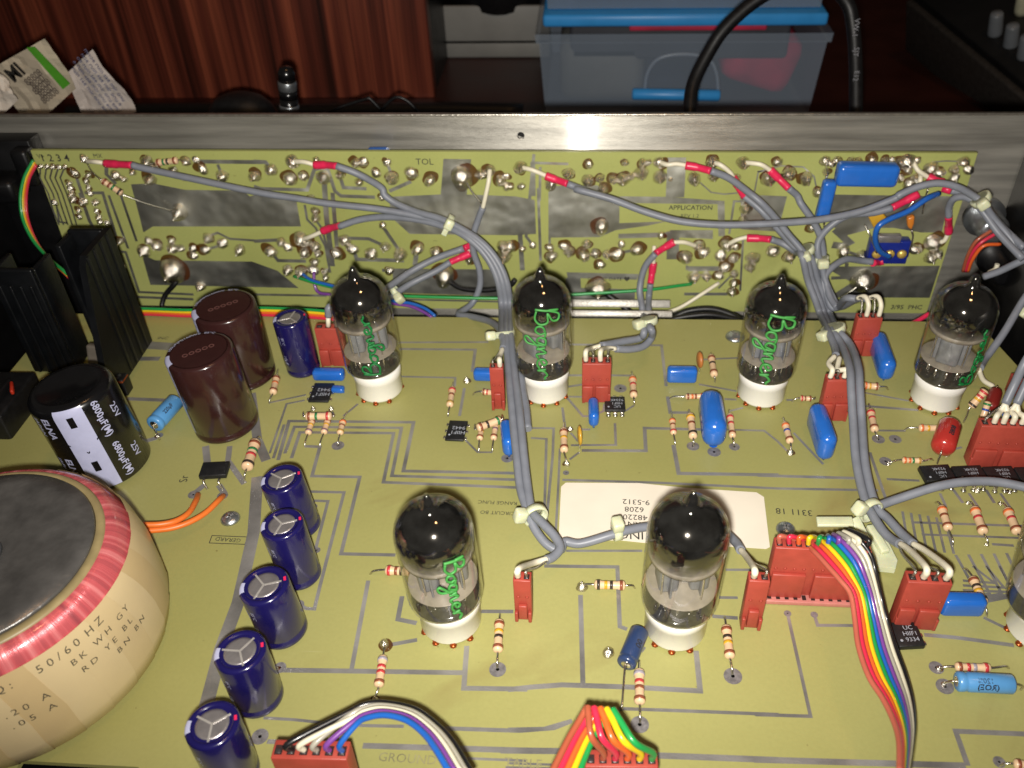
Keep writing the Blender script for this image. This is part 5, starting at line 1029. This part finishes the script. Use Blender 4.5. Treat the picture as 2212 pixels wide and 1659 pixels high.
cable('grey cable with two red sleeves at upper right of the upright board', zp('14', [(1600, 1575, b5), (1700, 1600, bk(9)), (1800, 1660, bk(13))])+zp('24', [(1900, 180, bk(16)), (2030, 330, bk(20)), (2210, 500, bk(30))]), sleeves=[zp('14', [(1410, 1465, bk(4)), (1470, 1490, bk(5)), (1540, 1505, bk(5))]), zp('14', [(1535, 1555, bk(6)), (1605, 1580, b5)])], cores=[zp('14', [(1290, 1345, bk(1.5)), (1330, 1410, bk(4)), (1420, 1470, bk(4))])])
cable('grey cable rising behind the last back tube to the right edge', zp('24', [(1870, 735, bk(26)), (2000, 690, bk(28)), (2150, 620, bk(30)), (2300, 560, bk(32))]), cores=[zp('24', [(1915, 700, bk(20)), (1970, 670, bk(22)), (1985, 630, bk(22))])])
cable('grey cable with dotted print slanting down right of the last back tube', zp('24', [(2300, 780, bk(40)), (2180, 960, bk(44)), (2050, 1180, bk(52)), (1940, 1340, 9), (1880, 1420, 7), (1840, 1490, 8)]), cores=[[P(*Z('24', 1830, 1500), 9), P(*Z('24', 1870, 1590), 4), P(*Z('24', 1950, 1640), 2)]])
for i, (x0_, lb) in enumerate(((0, 'left one of the pair of grey cables entering the wide red plug'), (95, 'right one of the pair of grey cables entering the wide red plug'))):
    pth = [P(*Z('24', 2330+x0_, 1250), 42), P(*Z('24', 2210+x0_, 1450), 36), P(*Z('34', 2130+x0_, 20), 29), P(*Z('34', 2050+x0_, 190), 23)]
    k0 = 2*i
    cable(lb, pth, cores=[[pth[-1], pth[-1]+V((-1.5, -1.5, -2)), C6[1][1+k0]+V((0, 0, 3)), C6[1][1+k0]], [pth[-1], pth[-1]+V((.5, -2, -2)), C6[1][2+k0]+V((0, 0, 3)), C6[1][2+k0]]], drains=[[pth[-1], pth[-1]+V((-2.5, -1, -1.5)), C6[1][0+k0]+V((0, 0, 2)), C6[1][0+k0]]])
cable('grey cable arching over the chip row to the right edge', zp('34', [(985, 1040, 9), (1120, 990, 10), (1300, 930, 12), (1480, 875, 14), (1680, 838, 15), (1900, 830, 15), (2080, 850, 15), (2300, 900, 15)]))
# dotted print on two of them
# ------------------------------------------------------------------ cable ties
def tie(c, axis, r, label, head_dir, tail_=None):
    t = thing('cable_tie', label, 'cable tie', c, 'pale nylon cable ties'); axis = V(axis).normalized()
    MB().lathe([(r, -1.2), (r+.75, -1.2), (r+.75, 1.2), (r, 1.2), (r, -1.2)], c, axis, 22).build('band', M_tie, t)
    h = V(head_dir).normalized(); h = (h-axis*h.dot(axis)).normalized(); y = axis.cross(h)
    MB().box(c+h*(r+1.9), (3.9, 4.4, 3.6), Matrix((h, y, axis)).transposed(), bev=.8, seg=2).build('head', M_tie, t)
    if tail_: MB().box(c+h*(r+1.2)+y*tail_*2.6, (1., 5, 2.2), Matrix((h, y, axis)).transposed(), bev=.2).build('tail', M_tie, t)
def tz(rc, x, y, k): return zp(rc, [(x, y, k)])[0]
tie(tz('22', 1610, 285, bk(13)), (.85, 0, -.5), 2.6, 'pale cable tie where three grey cables meet on the left of the upright board', (-.2, -.9, .5), 1)
tie(tz('22', 1165, 850, bk(20)), (.8, .3, .5), 2.5, 'pale cable tie peeping out behind the leftmost back tube', (-.5, -.6, -.6))
tie(tz('22', 2070, 1215, 14), (.1, -.6, -.8), 3.6, 'pale cable tie round the left bundle beside the second back tube', (-1, -.4, 0))
tie(tz('23', 1165, 1100, 17), (.2, -.3, -.9), 2.7, 'pale cable tie above the four wire plug of the back row', (-1, -.5, .1))
tie(tz('24', 400, 520, bk(15)), (.5, -.1, -.8), 3.0, 'pale cable tie above the third back tube, left of a pair of ties', (-.3, -1, .1))
tie(tz('24', 525, 590, bk(15)), (.1, -.1, -1), 2.4, 'pale cable tie above the third back tube, right of a pair of ties', (0, -1, .1))
tie(tz('24', 630, 1170, 16), (.35, -.3, -.9), 3.8, 'pale cable tie left of the farthest red plug', (-1, -.6, .2))
tie(tz('24', 1850, 95, bk(17)), (.7, -.2, -.7), 3.2, 'pale cable tie at the top right corner of the upright board', (-.3, -1, .2))
tie(tz('33', 225, 1110, 10), (.4, -.9, 0), 3.2, 'pale cable tie at the lower left corner of the paper sticker', (-1, 0, .35))
tie(tz('33', 900, 1250, 6), (1, .3, 0), 2.0, 'pale cable tie lying on the paper sticker near the unsigned tube', (0, -.1, 1))
tie(tz('34', 930, 1070, 9), (.45, -.9, 0), 3.4, 'pale cable tie where the twin cables meet the tie mount', (-1, .2, .5))
tie(tz('24', 2230, 1060, bk(42)), (-.6, -.3, -.8), 2.6, 'pale cable tie cut off by the right edge', (-1, -.5, .1))
# adhesive tie mount lying beside the ribbon
tm = thing('tie_mount', 'translucent nylon tie mount and loose strap beside the rainbow ribbon', 'tie mount', P(*Z('34', 1020, 1350)))
ol = [Z('34', *q) for q in ((870, 1330), (960, 1300), (1040, 1310), (1145, 1520), (1130, 1590), (990, 1575))]
MB().prism([P(u, v, 1.2) for u, v in ol], (0, 0, 2.2)).build('base_plate', M_tie, tm)
A_, B_ = P(*Z('34', 490, 1165), 9), P(*Z('34', 790, 1165), 10); x = (B_-A_).normalized()
MB().box((A_+B_)/2, ((B_-A_).length, 3.6, 1.2), Matrix((x, Z_.cross(x), Z_)).transposed(), bev=.3).build('strap', M_tie, tm)
A_, B_ = P(*Z('34', 800, 1130), 9), P(*Z('34', 900, 1330), 4); x = (B_-A_).normalized(); y = V((1, .4, 0)); y = (y-x*y.dot(x)).normalized()
MB().box((A_+B_)/2, ((B_-A_).length, 3.2, 1.1), Matrix((x, y, x.cross(y))).transposed(), bev=.3).build('strap', M_tie, tm)
A_, B_ = P(*Z('34', 930, 1200), 5), P(*Z('34', 1060, 1420), 4); x = (B_-A_).normalized(); y = V((1, .4, 0)); y = (y-x*y.dot(x)).normalized()
MB().box((A_+B_)/2, ((B_-A_).length, 2.8, 2.), Matrix((x, y, x.cross(y))).transposed(), bev=.4).build('saddle', M_tie, tm)

# ------------------------------------------------------------------ ribbons: each conductor a part
def ribbon(label, left, right, cols, r, group='coloured ribbon cables', name='ribbon_cable', ends=None):
    t = thing(name, label, 'ribbon cable', left[0], group); n = len(cols)
    for k, c in enumerate(cols):
        f = k/(n-1) if n > 1 else 0
        pts = [a+(b_-a)*f for a, b_ in zip(left, right)]
        if ends: pts = [ends[k]]+([ends[k]+V((0, 0, 3.))] if ends[k].z > 3 else [])+pts
        MB().tube(pts, r, 8, 7).build('conductor', M_rb[c], t)
    return t
lf = zp('34', [(380, 1342, 20), (480, 1420, 23), (600, 1550, 24), (680, 1640, 24)])+zp('44', [(770, 220, 23), (805, 420, 21), (835, 650, 20), (920, 900, 20), (1040, 1090, 21), (1130, 1280, 23), (1172, 1450, 26), (1175, 1700, 30)])
rg = zp('34', [(755, 1236, 22), (840, 1308, 23), (932, 1430, 21), (975, 1570, 18)])+zp('44', [(1022, 250, 15), (1074, 450, 11), (1142, 670, 9), (1218, 880, 9), (1270, 1080, 11), (1290, 1280, 15), (1275, 1460, 19), (1235, 1700, 24)])
cols = ['clear', 'red', 'orange', 'yellow', 'green', 'blue', 'violet', 'grey', 'white', 'black']
ends = [C9[1][k] for k in range(10)]
ribbon('rainbow ribbon cable with ten wires running down to the bottom edge', lf, rg, cols, .72, ends=ends)
arc_in = zp('42', [(855, 1290, 27), (950, 1240, 29), (1090, 1222, 31), (1260, 1265, 33), (1400, 1370, 35), (1500, 1500, 37), (1620, 1700, 39)]); arc_out = zp('42', [(760, 1210, 24), (900, 1140, 24), (1060, 1118, 24), (1320, 1170, 25), (1510, 1300, 26), (1650, 1450, 27), (1800, 1700, 29)])
ribbon('arched ribbon of blue, violet, white and black wires at the bottom left', arc_in, arc_out, ['blue', 'violet', 'white', 'grey', 'black'], .72, ends=[C11[1][5], C11[1][4], C11[1][2], C11[1][3], C11[1][1]])
pk_l = zp('43', [(690, 1400, 30), (665, 1220, 31), (660, 1150, 31)]); pk_r = zp('43', [(1050, 1450, 30), (930, 1270, 31), (865, 1170, 31)])
ribbon('folded ribbon of brown, red, orange, yellow and green wires, limb into the plug', pk_l, pk_r, ['brown', 'red', 'orange', 'yellow', 'green'], .8, ends=[C12[1][k] for k in range(1, 6)])
ribbon('folded ribbon of brown, red, orange, yellow and green wires, limb running off the bottom', zp('43', [(655, 1150, 30.5), (600, 1250, 30), (500, 1420, 30), (350, 1720, 30)]), zp('43', [(860, 1172, 30.2), (770, 1310, 27), (690, 1440, 26), (560, 1760, 26)]), ['brown', 'red', 'orange', 'yellow', 'green'], .8)
# narrow ribbon along the left and rear edge
a_ = [PY(72, 346, bk(2)), PY(52, 385, bk(6)), PY(44, 430, bk(10)), PY(50, 475, bk(14)), PY(72, 520, bk(20)), PY(108, 560, bk(28)), PY(145, 592, bk(36)), PY(190, 640, bk(30)), P(250, 676, 3), P(300, 667, 4)]
c_ = [PY(78, 356, bk(2)), PY(62, 388, bk(5)), PY(56, 430, bk(8)), PY(60, 475, bk(12)), PY(80, 525, bk(18)), PY(112, 566, bk(27)), PY(148, 598, bk(36)), PY(195, 650, bk(30)), P(250, 690, 1.5), P(300, 679, 1.2)]
a_ += [P(420, 670, 4), P(550, 665, 4), P(700, 672, 4), P(790, 690, 3)]; c_ += [P(420, 683, 1.2), P(550, 680, 1.2), P(700, 688, 1.2), P(790, 704, 1.)]
ribbon('narrow ribbon of green, yellow, orange and red wires looping along the left and rear edge', a_, c_, ['green', 'yellow', 'orange', 'red'], .68)
def wire(label, pts, r, m, name='hookup_wire', grp=None):
    t = thing(name, label, 'wire', pts[0], grp); MB().tube(pts, r, 8, 6).build('insulation', m, t); return t
wire('green wire passing behind the leftmost and second back tubes to a far solder joint', zp('22', [(330, 730, bk(2)), (450, 770, bk(6)), (620, 815, bk(9)), (900, 870, bk(12)), (1180, 892, bk(13)), (1600, 905, bk(13)), (2060, 912, bk(12))])+zp('23', [(300, 890, bk(11)), (560, 880, bk(10)), (900, 860, bk(9)), (1200, 838, bk(8)), (1400, 810, bk(5)), (1515, 795, bk(2))]), .7, M_rb['green'])
wire('blue wire curving from a solder joint behind the leftmost back tube', zp('22', [(395, 705, bk(2)), (470, 760, bk(6)), (610, 800, bk(9)), (900, 870, bk(14)), (1150, 935, bk(18)), (1300, 955, bk(20)), (1420, 1000, bk(23)), (1500, 1060, bk(26))]), .7, M_rb['blue'])
wire('violet wire curving from a solder joint behind the leftmost back tube', zp('22', [(495, 695, bk(2)), (500, 790, bk(5)), (530, 860, bk(7)), (620, 880, bk(9)), (900, 900, bk(14)), (1150, 955, bk(18)), (1300, 980, bk(20)), (1410, 1030, bk(23)), (1470, 1070, bk(26))]), .7, M_rb['violet'])
for lb, pts, r in (('black wire dropping from a big solder blob behind the maroon cans', zp('21', [(1480, 740, bk(2)), (1440, 800, bk(4)), (1370, 880, bk(5)), (1340, 960, bk(7)), (1345, 1010, bk(9))]), 1.15),
    ('black wire curling from the blob left of the second back tube', zp('22', [(1610, 770, bk(2)), (1720, 830, bk(5)), (1900, 845, bk(7)), (2100, 815, bk(8)), (2160, 760, bk(8))]), 1.2),
    ('black wire running along the gap between both boards', zp('23', [(820, 880, bk(3)), (920, 950, bk(5)), (1050, 1045, bk(8)), (1300, 1085, bk(10)), (1480, 1020, bk(9)), (1660, 1000, bk(9)), (1800, 1030, bk(10)), (1930, 1090, bk(12))]), 1.4),
    ('second black wire lying lower in the gap between both boards', zp('23', [(1000, 1070, bk(10)), (1250, 1098, bk(14)), (1500, 1060, bk(14)), (1700, 1050, bk(14)), (1950, 1100, bk(14))]), 1.3)):
    wire(lb, pts, r, M_bplast)
wire('white wire slanting down from a solder joint left of the third back tube', zp('23', [(1745, 785, bk(1.5)), (1600, 880, bk(5)), (1420, 990, bk(8)), (1270, 1040, bk(11))]), .85, M_white)
wire('blue wire looping over the trimmer on the upright board', zp('14', [(1500, 1600, bk(5))])+zp('24', [(1400, 90, bk(10)), (1250, 190, bk(12)), (1090, 260, bk(14)), (1000, 320, bk(15)), (975, 420, bk(14)), (1010, 520, bk(12)), (1095, 570, bk(9))]), 1.15, M_rb['blue'])
for lb, m_, pts in (('brown wire of the small loop at the right end behind the last tube', 'brown', [(1700, 690, bk(6)), (1740, 560, bk(8)), (1810, 440, bk(9)), (1940, 350, bk(8))]), ('red wire of the small loop at the right end behind the last tube', 'red', [(1720, 690, bk(6)), (1760, 570, bk(8)), (1840, 460, bk(9)), (1975, 375, bk(8))]), ('orange wire of the small loop at the right end behind the last tube', 'orange', [(1740, 690, bk(6)), (1780, 590, bk(8)), (1870, 480, bk(9)), (2010, 465, bk(8))])):
    wire(lb, zp('24', pts), .75, M_rb[m_])
wire('pink wire tip between upright board and last back tube', zp('24', [(1270, 1125, bk(20)), (1340, 1090, bk(18)), (1420, 1040, bk(16))]), 1.0, M_heat)
for lb, pts in (('bare silver wire from yellow disc up to a red sleeve', zp('24', [(1090, 270, bk(9)), (1180, 235, bk(9)), (1260, 150, bk(9)), (1325, 60, bk(8))])), ('short bare silver wire right of the red sleeve', zp('24', [(1410, 10, bk(7)), (1385, 100, bk(6)), (1365, 210, bk(2))])), ('bare silver wire left of the blue trimmer', zp('24', [(885, 300, bk(2)), (935, 400, bk(5)), (985, 540, bk(6))])), ('bare silver wire under the orange disc', zp('24', [(1275, 350, bk(6)), (1285, 420, bk(6)), (1240, 570, bk(4))])), ('bare silver wire hanging from big blob near the middle of the upright board', zp('12', [(1745, 1480, bk(3)), (1800, 1580, bk(4)), (1880, 1680, bk(5))])), ('bare jumper wire below the big blob at lower right', zp('24', [(860, 790, bk(3)), (780, 850, bk(4)), (690, 910, bk(5))]))):
    wire(lb, pts, .38, M_lead, 'bare_wire')
# trimmer and ceramic bits on the upright board
tp_ = thing('trimmer', 'dark blue trimmer with three gold pads on the upright board', 'trimmer', rp(1917, 545, 3)); k = mmpx(rp(1917, 540))
MB().box(rp(1917, 540, 2.5), (84*k, 5, 50*k/.9), bev=.6).build('body', mat('trimmer blue', '1c2c86', .3, 0, .1), tp_); MB().box(rp(1920, 514, 4), (48*k, 3, 16*k), bev=.3).build('metal_tab', M_alu, tp_)
for u in (1894, 1922, 1948): MB().lathe([(2.2, 0), (1.7, .8), (.6, 1.2), (0, 1.3)], rp(u, 549, 5), NY, 14).build('gold_pad', mat('gold pad', 'd8b860', .3, .4, .1), tp_)
for lb, m_, pts, o in (('yellow ceramic capacitor above the blue trimmer', M_yel, [(910, 225), (1040, 210), (1085, 265), (1000, 300), (985, 340), (960, 330)], 9), ('orange ceramic capacitor above the blue trimmer', M_orng, [(1240, 255), (1305, 232), (1300, 300), (1278, 355), (1245, 330)], 6)):
    q = [PY(*Z('24', *p), YB-o) for p in pts]; t = thing('ceramic_capacitor', lb, 'capacitor', q[0]); b = MB(); bm = bmesh.new(); f = bm.faces.new([bm.verts.new(v_) for v_ in q]); g = bmesh.ops.extrude_face_region(bm, geom=[f])
    for e_ in g['geom']:
        if isinstance(e_, bmesh.types.BMVert): e_.co.y += 2.6
    bmesh.ops.recalc_face_normals(bm, faces=bm.faces[:]); bmesh.ops.bevel(bm, geom=bm.edges[:], offset=.8, segments=3, profile=.5, affect='EDGES', clamp_overlap=True); bm.verts.index_update()
    b.add([v_.co for v_ in bm.verts], [tuple(x.index for x in f_.verts) for f_ in bm.faces], True); bm.free(); b.build('body', m_, t)

# ------------------------------------------------------------------ black heat sinks at the rear left
hs = thing('heat_sink', 'tall black channel heat sink nearest the maroon cans, scuffed right side', 'heat sink', (-186, 264, 0), 'black heat sinks')
MB().prism([(-178.6, 244, 3), (-178.6, 283, 3), (-178.6, 283, 55), (-178.6, 263, 55), (-178.6, 260, 52)], (2.4, 0, 0)).build('fin', M_anod, hs); MB().box((-185.5, 281.8, 29), (13, 2.4, 52), bev=.5).build('web', M_anod, hs)
b = MB(); b.box((-191.2, 276, 29), (2.2, 10, 50), bev=.5); b.build('fin', M_anod, hs)
b = MB()
for k in range(4): b.box((-176.1, 263+k*5.2, 29), (.4, 1.6, 51), bev=.15)
b.build('fin_rib', M_anod, hs)
hs = thing('heat_sink', 'black ribbed channel heat sink behind the big black can capacitor', 'heat sink', (-205, 270, 0), 'black heat sinks')
MB().box((-209, 266, 24), (17, 2.4, 47), bev=.6).build('web', M_anod, hs)
for x in (-216.5, -201.5): MB().box((x, 273, 23.5), (2.2, 12, 46), bev=.6).build('fin', M_anod, hs)
b = MB()
for k in range(4): b.box((-214.6+k*3.9, 264.5, 21), (1.3, 1.2, 40), bev=.35)
b.build('fin_rib', M_anod, hs)
tn = thing('power_transistor', 'grey metal transistor tab with black screw block between heat sinks and black can', 'transistor', P(235, 800))
c = P(224, 776, 9); MB().box(c, (11.5, 3.4, 12), Matrix.Rotation(-.25, 3, 'X') @ Matrix.Rotation(.1, 3, 'Y'), bev=1.0, seg=3).build('metal_tab', M_dplate if False else mat('dull nickel', '8f877c', .4, .6, .15, 200), tn)
c = P(256, 830, 4); MB().box(c, (7.5, 5, 7.5), bev=.4).build('body', M_bplast, tn); MB().box(c+V((0, -.6, 3.2)), (8, 5, .5), bev=.15).build('copper_frame', M_copper, tn)
MB().lathe([(2.6, 0), (2.4, 1), (0, 1.3)], c+V((0, -.6, 3.5)), n=16).build('screw_head', M_black, tn)
ps = thing('power_switch', 'black power inlet block with a sliver of red rocker at the left edge', 'power switch', P(20, 900))
c = P(4, 880, 4); MB().box(c, (18, 26, 14), bev=1).build('body', M_bplast, ps); b = MB()
for k in range(3): b.box(c+V((-5+k*5, -3, 8.5)), (1, 14, 4), bev=.2)
b.build('ridge', M_bplast, ps)
MB().box(P(26, 838, 13), (1.2, 6.5, 2), Matrix.Rotation(.5, 3, 'Z'), bev=.5).build('rocker', mat('red rocker', 'b8321e', .3, 0, .05), ps)

# ------------------------------------------------------------------ background
cb = thing('wood_cabinet', 'reddish brown wood grain cabinet front behind the chassis, dark edge on its right', 'cabinet', (-300, 640, -34))
MB().box((-300, 648, 140), (372, 16, 348), bev=.8).build('front_panel', M_wood, cb); MB().box((-300, 740, 138), (370, 168, 344)).build('carcass', M_darkbg, cb)
pm = bpy.data.materials.new('cloudy polypropylene'); pm.use_nodes = True; n = pm.node_tree.nodes; L = pm.node_tree.links
bb = n['Principled BSDF']; bb.inputs['Base Color'].default_value = lin('a8b8cc')+(1,); bb.inputs['Roughness'].default_value = .3; bb.inputs['Alpha'].default_value = .34
M_box = pm; M_lid = mat('sky blue plastic', '3a9ae4', .35, 0, .05, 100); M_bxin = mat('dim contents', '3a3c44', .7, 0, .4, 20); M_bxred = mat('crimson cloth', 'c02a4c', .7, 0, .3, 40); M_bxgrey = mat('grey contents', '6c6c68', .6, 0, .2, 40)
def tub(t, x0, x1, y0, y1, z0, z1, tap, name='tub'):
    b = MB(); ring = []
    for z, k in ((z0, tap), (z1-6, .0), (z1-6, -2.), (z1, -2.5)):
        ring.append([V((x0+k, y0+k, z)), V((x1-k, y0+k, z)), V((x1-k, y1-k, z)), V((x0+k, y1-k, z))])
    vs = [q for r in ring for q in r]; fs = [(3, 2, 1, 0)]
    for j in range(len(ring)-1):
        for i in range(4): fs.append((j*4+i, j*4+(i+1) % 4, (j+1)*4+(i+1) % 4, (j+1)*4+i))
    b.add(vs, fs); b.build(name, M_box, t)
s1 = thing('storage_box', 'cloudy clear plastic storage box with blue bar handle behind the chassis', 'storage box', (60, 660, -34))
tub(s1, -33, 157, 600, 740, -33, 25, 3.5)
MB().lathe([(0, 0), (3.2, .3), (3.8, 1.2), (3.8, 58.5), (3.2, 59.6), (0, 60)], PY(1365, 203, 594), (1, 0, -.02), 16).build('handle_bar', M_lid, s1)
MB().tube([PY(u, v, 597) for u, v in ((1392, 200), (1398, 160), (1418, 130), (1455, 118), (1505, 119), (1535, 132), (1548, 160), (1552, 200))], 1.5, 8).build('handle_loop', M_box, s1)
MB().box((62, 668, 34), (184, 146, 8), bev=2).build('lid', M_lid, s1)
b = MB(); b.box((10, 650, -8), (60, 60, 44), bev=8); b.build('contents', M_bxgrey, s1); MB().box((122, 655, -4), (52, 60, 40), Matrix.Rotation(.3, 3, 'Y'), bev=10).build('contents', M_bxred, s1); MB().box((62, 670, 12), (150, 100, 24), bev=3).build('contents', M_bxin, s1)
MB().box((72, 606, 27), (90, 6, 4), bev=1).build('contents', M_bxred, s1)
s2 = thing('storage_box', 'upper cloudy plastic box stacked on the blue lid', 'storage box', (60, 660, 38))
tub(s2, -30, 153, 602, 736, 39, 110, 3); MB().box((20, 660, 68), (60, 80, 50), bev=4).build('contents', M_bxin, s2); MB().box((100, 660, 66), (70, 80, 46), bev=4).build('contents', M_bxgrey, s2)
bn = thing('tray', 'pale grey tray standing on the dark table left of the boxes', 'tray', (-75, 760, -34))
b = MB(); b.box((-74, 770, -26), (86, 90, 16), bev=2).box((-74, 727, -8), (86, 4, 30), bev=1.2); b.build('body', mat('grey tray', '8f8e8a', .5, 0, .1, 40), bn)
bw = thing('bowl', 'black round bottomed bowl inside the pale tray', 'bowl', (-68, 765, -16)); MB().lathe([(12, -4), (30, 2), (42, 16), (46, 45), (48, 90), (46, 90), (43, 45)], (-72, 765, -14), n=40).build('body', M_bplast, bw)
cpts = [PY(u, v, y) for u, v, y in ((1488, 300, 440), (1489, 246, 450), (1497, 183, 462), (1528, 118, 470), (1567, 60, 475), (1635, 0, 480), (1715, -40, 482), (1785, -35, 482), (1829, 5, 480), (1842, 52, 476), (1848, 130, 468), (1849, 235, 455), (1848, 300, 445))]
t = thing('power_cable', 'thick black cable looping up in front of the storage boxes', 'cable', cpts[0]); MB().tube(cpts, 3.5, 14, 8).build('jacket', M_bplast, t)
for i, w_ in enumerate(('VW-1', 'SJT', 'E12')): text(w_, 3.6, PY(1848+1, 60+i*52, 458), (.05, 0, -1), (1, 0, .05), mat('grey cable print', '8a8a90', .6, 0, .1), t)
t = thing('jack_plug', 'small black plug with two silver bands standing behind the back panel', 'jack plug', PY(622, 240, 430))
c0 = PY(626, 240, 430); c1 = PY(617, 143, 430); d = (c1-c0); h = d.length; d.normalize(); r = 19*mmpx(c0)
MB().lathe([(r*1.02, 0), (r*1.02, h*.30)], c0, d, 24).build('body', M_elna, t); MB().lathe([(r*1.05, h*.02), (r*1.1, h*.03), (r*1.1, h*.15), (r*1.05, h*.16)], c0, d, 24).build('silver_band', M_zinc, t)
MB().lathe([(r, h*.30), (r, h*.48)], c0, d, 24).build('body', M_elna, t); MB().lathe([(r*.98, h*.48), (r*1.03, h*.5), (r*1.03, h*.66), (r*.98, h*.68)], c0, d, 24).build('silver_band', M_zinc, t)
MB().lathe([(r*.95, h*.68), (r*.95, h*.86), (r*.7, h*.97), (0, h)], c0, d, 24).build('cap', M_elna, t)
t = thing('black_cable', 'black cable lying along the foot of the wooden cabinet', 'cable', PY(300, 240, 560)); MB().tube([PY(u, v, 556) for u, v in ((150, 246), (300, 241), (460, 240), (650, 243), (800, 240), (960, 240), (1130, 243))], 5.5, 10).build('jacket', M_bplast, t)
t = thing('cable_arch', 'smooth black rounded bump of a cable arch behind the panel, left of the plug', 'cable_arch', PY(520, 240, 470)); b = MB()  # black cable arch, modelled only as a smooth rounded bump
c = PY(525, 250, 470); prof = [(1, 0), (.98, .2), (.88, .5), (.65, .8), (.35, .96), (0, 1)]; b.lathe([(r_*1., z_) for r_, z_ in prof], (0, 0, 0), n=32); b.v = [c+V((q.x*20, q.y*15, q.z*15-2)) for q in b.v]; b.build('body', M_bplast, t)
t = thing('spectacles', 'thin dark wire rims glinting behind the panel, right of the plug', 'spectacles', PY(830, 240, 450))
for pts in (((700, 246), (745, 228), (790, 214), (800, 214), (830, 246)), ((815, 246), (845, 216), (862, 210), (885, 222), (905, 246))): MB().tube([PY(u, v, 450) for u, v in pts], .9, 8).build('rim', M_black, t)
# mixer with pale knobs at the top right
mx = thing('mixer', 'black mixer corner with grey knobs at the top right', 'mixer', PY(2180, 120, 650))
kp = [PY(2150, 62, 640), PY(2184, 88, 625), PY(2214, 112, 610), PY(2120, 40, 655)]
xd = (kp[2]-kp[0]).normalized(); up_ = V((-.25, -.35, .9)).normalized(); yd = up_.cross(xd).normalized(); up_ = xd.cross(yd).normalized(); M3 = Matrix((xd, yd, up_)).transposed()
MB().box(kp[1]+yd*34-up_*13, (190, 100, 20), M3, bev=2).build('body', M_darkbg, mx); MB().box(kp[1]-yd*18-up_*30, (190, 6, 44), M3, bev=1.5).build('edge_rail', mat('dim rail', '2b2724', .5, 0, .2), mx)
for i, c in enumerate(kp[:3]): MB().lathe([(5., -3), (4.8, 0), (4.3, 13), (3.6, 14.5), (0, 14.8)], c-up_*2, up_*1, 18).build('knob', mat('grey knob', '6d7176', .4, 0, .1, 100), mx)
MB().lathe([(5., -3), (4.8, 0), (4.3, 13), (3.6, 14.5), (0, 14.8)], kp[1]+yd*24-xd*24, up_, 18).build('knob', mat('pale knob', 'b8b49a', .4, 0, .1), mx)
# crumpled packaging scraps at the top left
def sheet(q4, y, m, nu=12, nv=12, amp=2.2, seed=0, bend=0.):
    q = [PY(u, v, y+dy) for u, v, dy in q4]; vs = []
    for j in range(nv+1):
        for i in range(nu+1):
            s_, t_ = i/nu, j/nv; p = (q[0]*(1-s_)+q[1]*s_)*(1-t_)+(q[3]*(1-s_)+q[2]*s_)*t_
            p = p+V((0, 1, 0))*(amp*(noise.noise(V((s_*2.2+seed, t_*2.2, seed)))*1.6+abs(noise.noise(V((s_*4+seed, t_*4, 5))))))
            vs.append(p)
    k = len(vs); fs = [(j*(nu+1)+i, j*(nu+1)+i+1, (j+1)*(nu+1)+i+1, (j+1)*(nu+1)+i) for j in range(nv) for i in range(nu)]
    return MB().add(vs, fs, False), vs, nu
t = thing('packaging', 'torn cream packaging label with green stripe at the top left', 'packaging', PY(70, 240, 420))
b, vs, nu = sheet([(-25, 152, 6), (95, 84, 0), (165, 190, 0), (60, 285, 8)], 415, None, seed=1); b.build('label_sheet', mat('cream label', 'cdbfa8', .6, 0, .05, 60), t)
def on(u, v, lift): return PY(u, v, 412-lift)
MB().prism([on(57, 103, .5), on(74, 101, .5), on(151, 181, .5), on(136, 193, .5)], (0, .3, 0)).build('green_stripe', mat('green stripe', '4f9a28', .5, 0, .08), t)
xd = (on(70, 135, 0)-on(25, 172, 0)).normalized(); yv = V((-xd.z, 0, xd.x)); text('MI', 9, on(33, 158, 1.5), xd, yv, M_sink, t, bold=.25)
for i in range(5): text('88808'[:5-i % 2], 4.6, on(72+i*9, 168+i*10, 1.2), xd, yv, mat('grey print', '6a6058', .6, 0, .2), t)
t = thing('packaging', 'torn white packaging with blue grey print lines, right of the green striped one', 'packaging', PY(220, 240, 420))
b, vs, nu = sheet([(142, 160, 0), (198, 108, 4), (296, 240, 0), (190, 285, 0)], 420, None, seed=4); b.build('paper_sheet', mat('white paper', 'bdb3ac', .6, 0, .05, 60), t)
xd = (on(290, 235, 0)-on(200, 115, 0)).normalized(); yv = V((-xd.z, 0, xd.x))
for i in range(5): text('mnoe ruin sae mir onu emn'[i:i+22], 3.0, PY(228-i*8, 165+i*8, 415.5), xd, yv, mat('blue grey print', '6c7090', .6, 0, .2), t)
t = thing('packaging', 'bright white crumpled paper corner at the far left edge', 'packaging', PY(10, 240, 405)); b, vs, nu = sheet([(-60, 130, 0), (2, 160, 0), (40, 215, 0), (-40, 290, 0)], 400, None, seed=8); b.build('paper_sheet', mat('bright paper', 'e0d4c6', .6, 0, .05, 60), t)
